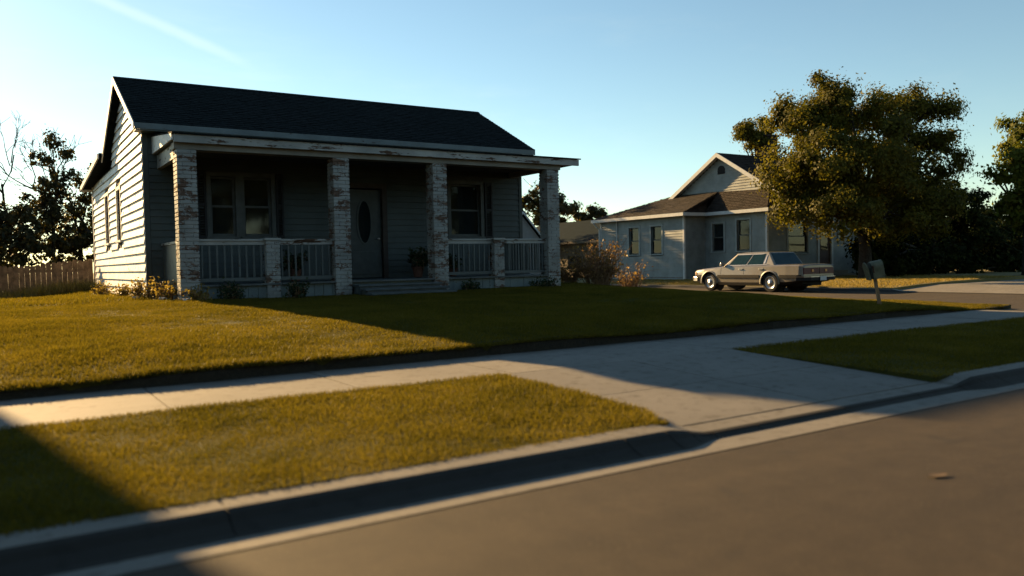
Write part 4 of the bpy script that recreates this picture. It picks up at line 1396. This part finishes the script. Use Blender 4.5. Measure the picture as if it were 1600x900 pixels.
# ------------------------------------------------------------------ plants
def leaf_quads(c, size, droop=.2, out=None):
    n = len(c)
    d = RNG.normal(size=(n, 3)); d[:, 2] -= droop
    r_ = RNG.normal(size=(n, 3))
    if out is not None:      # leaves turn their faces outwards, towards the light
        r_ = out * 1.3 + r_ * .55
        r_ /= np.linalg.norm(r_, axis=1, keepdims=True)
        d -= r_ * (d * r_).sum(1, keepdims=True)
    d /= np.linalg.norm(d, axis=1, keepdims=True)
    s_ = np.cross(d, r_); s_ /= np.linalg.norm(s_, axis=1, keepdims=True)
    L = (size * RNG.uniform(.6, 1.4, n))[:, None]
    fold = np.cross(d, s_) * L * .12
    return np.stack([c - d * L * .5, c + s_ * L * .33 + fold, c + d * L * .5, c - s_ * L * .33 + fold], 1).reshape(-1, 3)


def tree(name, label, base, lobes, nleaf, leaf, mat, trunk_r, group=None, cat='tree', clump=.42, fork=.42, limb=True, loose=0., shell=.55):
    """lobes: (centre, radius). A trunk forks into a limb for each lobe; leaves sit in clumps at the twig ends."""
    lobes = [(Vector(c), r_) for c, r_ in lobes]
    cen = sum((c for c, _ in lobes), Vector()) / len(lobes)
    base = Vector((cen.x, cen.y, .2)) if base is None else Vector(base)
    root = thing(name, label, cat, base, group)
    top = max(c.z for c, _ in lobes)
    fk = base.lerp(Vector((cen.x, cen.y, base.z + (top - base.z) * fork)), 1.0)
    fk.x = base.x + (cen.x - base.x) * .4; fk.y = base.y + (cen.y - base.y) * .4
    tm = MB()
    tp = [base + Vector((0, 0, -.15)), base + Vector((0, 0, .12)), base.lerp(fk, .5) + Vector((random.uniform(-.12, .12), random.uniform(-.12, .12), 0)), fk]
    tm.tube(tp, [trunk_r * 1.5, trunk_r * 1.12, trunk_r * .9, trunk_r * .75], 10)
    pts = []; outs = []
    tot = sum(r_ ** 2 for _, r_ in lobes)
    for c, r_ in lobes:
        mid_ = fk.lerp(c, .5) + Vector((random.uniform(-.3, .3), random.uniform(-.3, .3), random.uniform(-.1, .35))) * min(1, r_)
        st_ = base.lerp(fk, random.uniform(.75, 1.0))
        if limb:
            tm.tube([st_, mid_, c], [trunk_r * .42, trunk_r * .26, trunk_r * .12], 6)
        nc = max(5, int(10 * (r_ / clump) ** 2 * .42))
        per = max(8, int(nleaf * r_ * r_ / tot / nc))
        for _ in range(nc):
            d = Vector(RNG.normal(size=3)).normalized()
            rr = r_ * (RNG.uniform(shell, 1.0) + (RNG.uniform(0, .35) if RNG.random() < .18 else 0))
            p = c + Vector((d.x * rr, d.y * rr, d.z * rr * .92))
            if p.z < base.z + .25: p.z = base.z + .25 + random.uniform(0, .3)
            if limb and RNG.random() < .5:
                tm.tube([mid_.lerp(c, random.uniform(.3, 1)), c.lerp(p, .55) + Vector((0, 0, .05)), p], [trunk_r * .10, trunk_r * .06, trunk_r * .025], 4, cap=False)
            cr_ = clump * RNG.uniform(.55, 1.25)
            q = RNG.normal(size=(int(per * RNG.uniform(.6, 1.4)), 3)) * cr_ * np.array([.42, .42, .34]) + np.array(p)
            pts.append(q)
            ov = (q - np.array(p)) / cr_ * .9 + np.array((p - c) / r_) * .8 + np.array([0, 0, .25])
            outs.append(ov)
        if loose:
            q = RNG.normal(size=(int(nleaf * loose * r_ * r_ / tot), 3)) * r_ * .62 + np.array(c)
            pts.append(q)
    pts = np.concatenate(pts); outs = np.concatenate(outs)
    kp = pts[:, 2] > base.z + .05
    pts = pts[kp]; outs = outs[kp]
    tm.build('trunk', 'bark', root, smooth=True)
    soup('crown', leaf_quads(pts, leaf, out=outs), 4, mat, root)
    return root


def plobes(rows, t, jitter=1.2):
    """rows of (px, py, radius px, depth offset in metres) at distance t in front of the place the photo was taken from"""
    out = []
    for px, py, rp, dz in rows:
        tt = t + dz
        out.append((at(px, py, tt), rp * tt / FPX))
    return out


# the big tree in front of the pale blue house
T = 33.0
bt = at(1352, 430, T); bt.z = .2
tree('shade_tree', 'large broad golden green tree in front of the pale blue house', bt, plobes([
    (1283, 145, 34, .5), (1250, 195, 44, -.3), (1225, 165, 14, .3), (1330, 168, 42, -.6), (1395, 172, 44, .8), (1455, 165, 34, 0), (1236, 262, 46, -.5),
    (1300, 245, 62, -1.6), (1368, 245, 64, -1.2), (1436, 245, 50, .5), (1482, 215, 14, .4), (1490, 300, 18, .8), (1250, 312, 30, -.4), (1312, 322, 46, -2.0), (1390, 330, 56, -1.0),
    (1455, 330, 44, .2), (1235, 325, 24, -1), (1275, 335, 26, -1.2), (1300, 190, 46, 1.5), (1360, 210, 50, 2.0), (1290, 285, 55, 1.8), (1380, 290, 60, 2.2)], T),
    125000, .12, 'oak_leaf', .26, clump=.66, fork=.30, shell=.55)
T = 37.0
b2 = at(1190, 300, T); b2 = Vector((33.6, 29.2, .2))
tree('young_tree', 'small tuft of tree crown showing over the roof ridge left of the chimney', None, plobes([
    (1170, 200, 20, 3.0), (1190, 214, 16, 3.2), (1156, 212, 10, 2.8), (1200, 196, 14, 3.5), (1180, 226, 12, 3)], T), 6000, .13, 'oak_leaf', .13, clump=.4, fork=.7)

# dark shaded trees and shrubs right of it
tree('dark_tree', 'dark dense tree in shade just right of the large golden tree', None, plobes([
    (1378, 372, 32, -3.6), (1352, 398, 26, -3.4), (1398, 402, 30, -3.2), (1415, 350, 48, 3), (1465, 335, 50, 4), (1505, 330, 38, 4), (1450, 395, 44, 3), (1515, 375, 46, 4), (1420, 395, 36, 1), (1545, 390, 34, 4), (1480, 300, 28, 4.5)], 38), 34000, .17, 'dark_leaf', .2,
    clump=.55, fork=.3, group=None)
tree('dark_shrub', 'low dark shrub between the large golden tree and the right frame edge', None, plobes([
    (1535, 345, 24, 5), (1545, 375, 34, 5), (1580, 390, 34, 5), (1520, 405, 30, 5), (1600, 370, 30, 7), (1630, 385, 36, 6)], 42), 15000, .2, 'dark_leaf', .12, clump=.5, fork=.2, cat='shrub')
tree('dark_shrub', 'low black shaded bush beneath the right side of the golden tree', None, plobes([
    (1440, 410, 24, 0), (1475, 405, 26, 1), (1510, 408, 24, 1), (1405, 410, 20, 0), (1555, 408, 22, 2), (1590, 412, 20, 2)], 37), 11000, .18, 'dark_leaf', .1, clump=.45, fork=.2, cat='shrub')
tree('edge_tree', 'tall green tree cut off by the right frame edge', None, plobes([
    (1610, 205, 34, 0), (1600, 255, 34, -.5), (1640, 240, 50, 0), (1590, 320, 30, -.6), (1565, 275, 14, 0), (1625, 310, 46, 0), (1670, 190, 50, 0), (1605, 345, 22, 0), (1545, 268, 7, 0)], 33), 22000, .17, 'right_leaf', .2, clump=.42, fork=.35)

# trees behind the fence, against the light
tree('hedge_tree', 'dark backlit tree behind the fence, nearest the porch house', None, plobes([
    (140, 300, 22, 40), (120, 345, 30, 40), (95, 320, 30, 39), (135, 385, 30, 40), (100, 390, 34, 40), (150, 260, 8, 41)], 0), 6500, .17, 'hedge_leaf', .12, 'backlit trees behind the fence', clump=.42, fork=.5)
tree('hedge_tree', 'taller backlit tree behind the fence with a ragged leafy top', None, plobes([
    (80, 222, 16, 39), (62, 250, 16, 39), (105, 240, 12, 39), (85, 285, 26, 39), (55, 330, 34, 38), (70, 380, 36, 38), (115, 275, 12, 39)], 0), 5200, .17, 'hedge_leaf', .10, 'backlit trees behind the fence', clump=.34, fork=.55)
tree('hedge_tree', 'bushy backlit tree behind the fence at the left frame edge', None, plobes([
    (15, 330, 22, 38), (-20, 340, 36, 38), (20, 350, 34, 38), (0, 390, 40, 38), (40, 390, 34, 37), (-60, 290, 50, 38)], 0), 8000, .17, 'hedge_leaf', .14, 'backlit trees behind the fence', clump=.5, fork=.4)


def bare_branches(m, p, d, length, r_, depth, spread=.55, minr=.006):
    q = p + d * length
    mid_ = p.lerp(q, .5) + Vector(RNG.normal(size=3)) * length * .06
    m.tube([p, mid_, q], [r_, r_ * .85, r_ * .7], 5, cap=False)
    if depth == 0: return
    for _ in range(3 if RNG.random() < .55 else 2):
        dd_ = (d + Vector(RNG.normal(size=3)) * spread + Vector((0, 0, .18))).normalized()
        bare_branches(m, p.lerp(q, RNG.uniform(.55, 1.0)), dd_, length * RNG.uniform(.6, .85), max(minr, r_ * .62), depth - 1, spread, minr)


for (px, py, t_, L_, r_, lean_, lab) in ((150, 420, 40, 2.6, .09, -.75, 'bare leafless tree leaning left above the backlit trees'), (15, 330, 44, 2.4, .08, -.15, 'bare thin twigged tree at the left frame edge')):
    b_ = at(px, py, t_); b_.z = .35
    bt_ = thing('bare_tree', lab, 'tree', b_, 'backlit trees behind the fence')
    m = MB()
    d0 = (rt0 * lean_ + Vector((0, 0, 1))).normalized()
    p1 = b_ + Vector((0, 0, 2.2 if px > 100 else 3.4))
    m.tube([b_ + Vector((0, 0, -.2)), p1], [r_ * 1.4, r_], 7)
    m.build('trunk', 'bark', bt_, smooth=True)
    m = MB()
    bare_branches(m, p1, d0, L_, r_, 5, .42, .012)
    m.build('branches', 'bark', bt_)

# trees on the skyline between the two houses
tree('distant_tree', 'distant backlit tree above the dark roof, seen through the porch end', None, plobes([
    (830, 312, 16, 66), (850, 300, 14, 67), (870, 318, 15, 67), (815, 330, 14, 66), (890, 326, 12, 67), (845, 335, 18, 66), (870, 338, 16, 66)], 0), 5000, .30, 'hedge_leaf', .15, 'skyline trees between the houses', clump=.6, fork=.6)
tree('distant_tree', 'low distant tree just left of the pale blue house roof', None, plobes([
    (905, 335, 9, 72), (925, 332, 8, 72), (940, 338, 10, 72), (915, 345, 12, 72)], 0), 2600, .3, 'hedge_leaf', .1, 'skyline trees between the houses', clump=.45, fork=.6)
# unseen trees added behind the porch house roof to shade the pale blue walls
for lab, (x, y, hh) in (('broad unseen tree added behind the porch house roof, nearer the side street', (24.6, 47.5, 10.2)), ('broad unseen tree added behind the porch house roof, further from the side street', (20.2, 49.5, 9.6))):
    tree('wall_shading_tree', lab, (x, y, .2), [(Vector((x + dx, y + dy, hh * f)), hh * r_) for dx, dy, f, r_ in ((0, 0, .5, .25), (-1.6, .4, .62, .2), (1.7, -.3, .6, .22), (.2, .9, .78, .2), (-.8, -1, .42, .2), (1.3, 1, .4, .2), (0, 0, .28, .2))], 16000, .24, 'hedge_leaf', .2, 'unseen trees added behind the porch house', clump=.6, fork=.35)
# unseen trees added behind the viewer to cut skylight on the facade
for i, (x, y, hh) in enumerate(((-17, -12.5, 10.5), (-10, -14, 9.5), (-3.5, -12.5, 11), (3.5, -13.5, 10), (10, -12.5, 11), (17, -14, 10), (24, -12.8, 10.5), (31, -13.5, 10))):
    tree('skylight_block_tree', 'unseen dark leafy tree added across the road behind the viewer, number %s from the west' % ('one two three four five six seven eight'.split()[i]), (x, y, 0), [(Vector((x + dx, y + dy, hh * f)), hh * r_) for dx, dy, f, r_ in ((0, 0, .55, .27), (-2.0, .4, .5, .22), (2.0, -.3, .52, .22), (.2, .9, .78, .2), (-.8, -1, .34, .22), (1.5, 1, .3, .2), (-1.6, .5, .2, .17))], 5200, .5, 'dark_leaf', .22, 'unseen trees added across the road', clump=.8, fork=.3)
# far trees closing the view behind the houses
far_lab = ['far dark tree behind the shrubs at the right', 'far dark tree at the right frame edge', 'far tree hidden behind the large golden tree', 'far tree low behind the pale blue house']
for i, (px, t_, rp) in enumerate(((1560, 62, 3.0), (1680, 60, 3.4), (1430, 66, 3.0), (1330, 70, 2.8))):
    c_ = at(px, 400, t_); c_.z = .2
    tree('far_tree', far_lab[i], c_, [(c_ + Vector((RNG.uniform(-2, 2), RNG.uniform(-2, 2), z_)), rp * .62) for z_ in (1.2, 2.0, 2.6, 3.2, 1.6, 2.2)], 7000, .3, 'dark_leaf', .2, 'far trees along the horizon', clump=.7, fork=.5)


def bush(name, label, base, spread, height, nstem, nleaf, leafsize, mat, stem_mat='twig', cat='bush', group=None):
    base = Vector(base)
    root = thing(name, label, cat, base, group)
    m = MB(); pts = []
    for _ in range(nstem):
        a = RNG.uniform(0, 2 * np.pi); o_ = RNG.uniform(0, .3) * spread
        d = Vector((math.cos(a), math.sin(a), 0))
        p0 = base + d * o_ + Vector((0, 0, -.05))
        hh = height * RNG.uniform(.45, 1.1)
        p2 = p0 + d * spread * RNG.uniform(.1, .7) + Vector((0, 0, hh))
        p1 = p0.lerp(p2, .5) + Vector((0, 0, hh * .12)) + Vector(RNG.normal(size=3)) * .05
        m.tube([p0, p1, p2], [.012, .008, .003], 4, cap=False)
        for _ in range(5):
            q0 = p1.lerp(p2, RNG.uniform(-.5, .9)) if RNG.random() < .8 else p0.lerp(p1, .6)
            q1 = q0 + (d * RNG.uniform(-.2, .8) + Vector(RNG.normal(size=3)) * .55 + Vector((0, 0, .45))) * height * .24
            m.tube([q0, q1], [.005, .002], 3, cap=False)
            k_ = max(1, int(nleaf / nstem / 5))
            u = RNG.uniform(0, 1.05, k_)[:, None]
            pts.append(np.array(q0) * (1 - u) + np.array(q1) * u + RNG.normal(size=(k_, 3)) * .05)
    pts = np.concatenate(pts); pts = pts[pts[:, 2] > base.z]
    m.build('stems', stem_mat, root)
    soup('leaves', leaf_quads(pts, leafsize), 4, mat, root)
    return root


for (px, py, t_, sp, hh, ns, nl, lab) in ((935, 446, 21.5, .95, 1.2, 110, 1500, 'tall dry brown bush beyond the right porch column'), (893, 447, 21.8, .6, .7, 40, 600, 'shorter brown bush touching the right porch column'), (985, 446, 22.5, .7, .85, 40, 200, 'thin dry brush at the right of the brown bushes')):
    b_ = at(px, py, t_); b_.z = float(lawn_z(b_.x, b_.y)) - .02
    bush('dry_bush', lab, b_, sp, hh, ns, nl, .075, 'dead_leaf', group='dry bushes beside the porch house')
# weeds at the sunlit corner and along the skirt
wl_ = ['pale sunlit weeds at the left wall corner', 'sunlit weed clump left of the first brick column', 'sunlit weeds at the foot of the first brick column', 'low weeds along the sunlit side wall', 'dry weed tuft at the rear of the side wall']
for i, (x, y, sp, hh) in enumerate(((2.45, 17.6, .30, .42), (2.72, 16.6, .34, .38), (3.1, 15.55, .24, .26), (2.3, 19.4, .24, .30), (2.2, 22.5, .3, .3))):
    bush('weed_clump', wl_[i], (x, y, float(lawn_z(x, y))), sp, hh, 22, 420, .06, 'dry_grass', cat='weeds', group='weeds around the porch house')
sl_ = ['small dark shrub before the skirt boards left of the short brick pier', 'small dark shrub before the skirt boards right of the short brick pier', 'low dark weeds right of the porch steps', 'low dark weeds beside the corner column']
for i, (x, y, sp, hh) in enumerate(((3.75, 15.65, .28, .3), (5.0, 15.6, .32, .36), (8.9, 15.6, .3, .2), (10.9, 15.6, .4, .18))):
    bush('porch_weeds', sl_[i], (x, y, float(lawn_z(x, y))), sp, hh, 20, 500, .06, 'pot_leaf', cat='weeds', group='weeds around the porch house')
pl_ = ['dark potted plant right of the front door', 'second dark potted plant nearer the third column', 'dark potted plant behind the left railing', 'small potted plant behind the right railing']
for i, (x, y, s_) in enumerate(((8.45, 17.3, 1.0), (8.95, 17.2, 1.1), (5.45, 17.2, 1.0), (9.35, 17.2, .8))):
    pp = bush('potted_plant', pl_[i], (x, y, DECK + .24 * s_), .34 * s_, .42 * s_, 18, 420, .09, 'pot_leaf', cat='potted plant', group='potted plants on the porch')
    pp.location.z = DECK
    for ch in pp.children: ch.location.z += .24 * s_
    ORIG[pp.name] = Vector((x, y, DECK))
    MB().lathe([(.095 * s_, .003), (.14 * s_, .22 * s_), (.155 * s_, .22 * s_), (.155 * s_, .26 * s_), (.135 * s_, .26 * s_), (.12 * s_, .24 * s_)], (x, y, DECK), 'z', 16).build('pot', 'terracotta', pp)
# scraps of pale litter in the weeds by the corner
for i, (x, y, lab) in enumerate(((2.25, 17.1, 'crumpled pale scrap by the side wall weeds'), (2.55, 15.9, 'pale scrap lying on the sunlit lawn corner'), (2.85, 15.3, 'small pale scrap nearest the lawn by the first column'))):
    m = MB()
    n_ = 5
    for a in range(n_):
        for b in range(n_):
            m.v.append((x + (a / 4 - .5) * .13, y + (b / 4 - .5) * .10, float(lawn_z(x, y)) + .05 + random.uniform(0, .05)))
    m.f = [(a * n_ + b, a * n_ + b + 1, (a + 1) * n_ + b + 1, (a + 1) * n_ + b) for a in range(n_ - 1) for b in range(n_ - 1)]
    o = m.build('paper_scrap', 'litter')
    o.modifiers.new('thick', 'SOLIDIFY').thickness = .004
    o.location.z -= .02
    tag(o, lab, 'litter', 'scraps by the house corner')
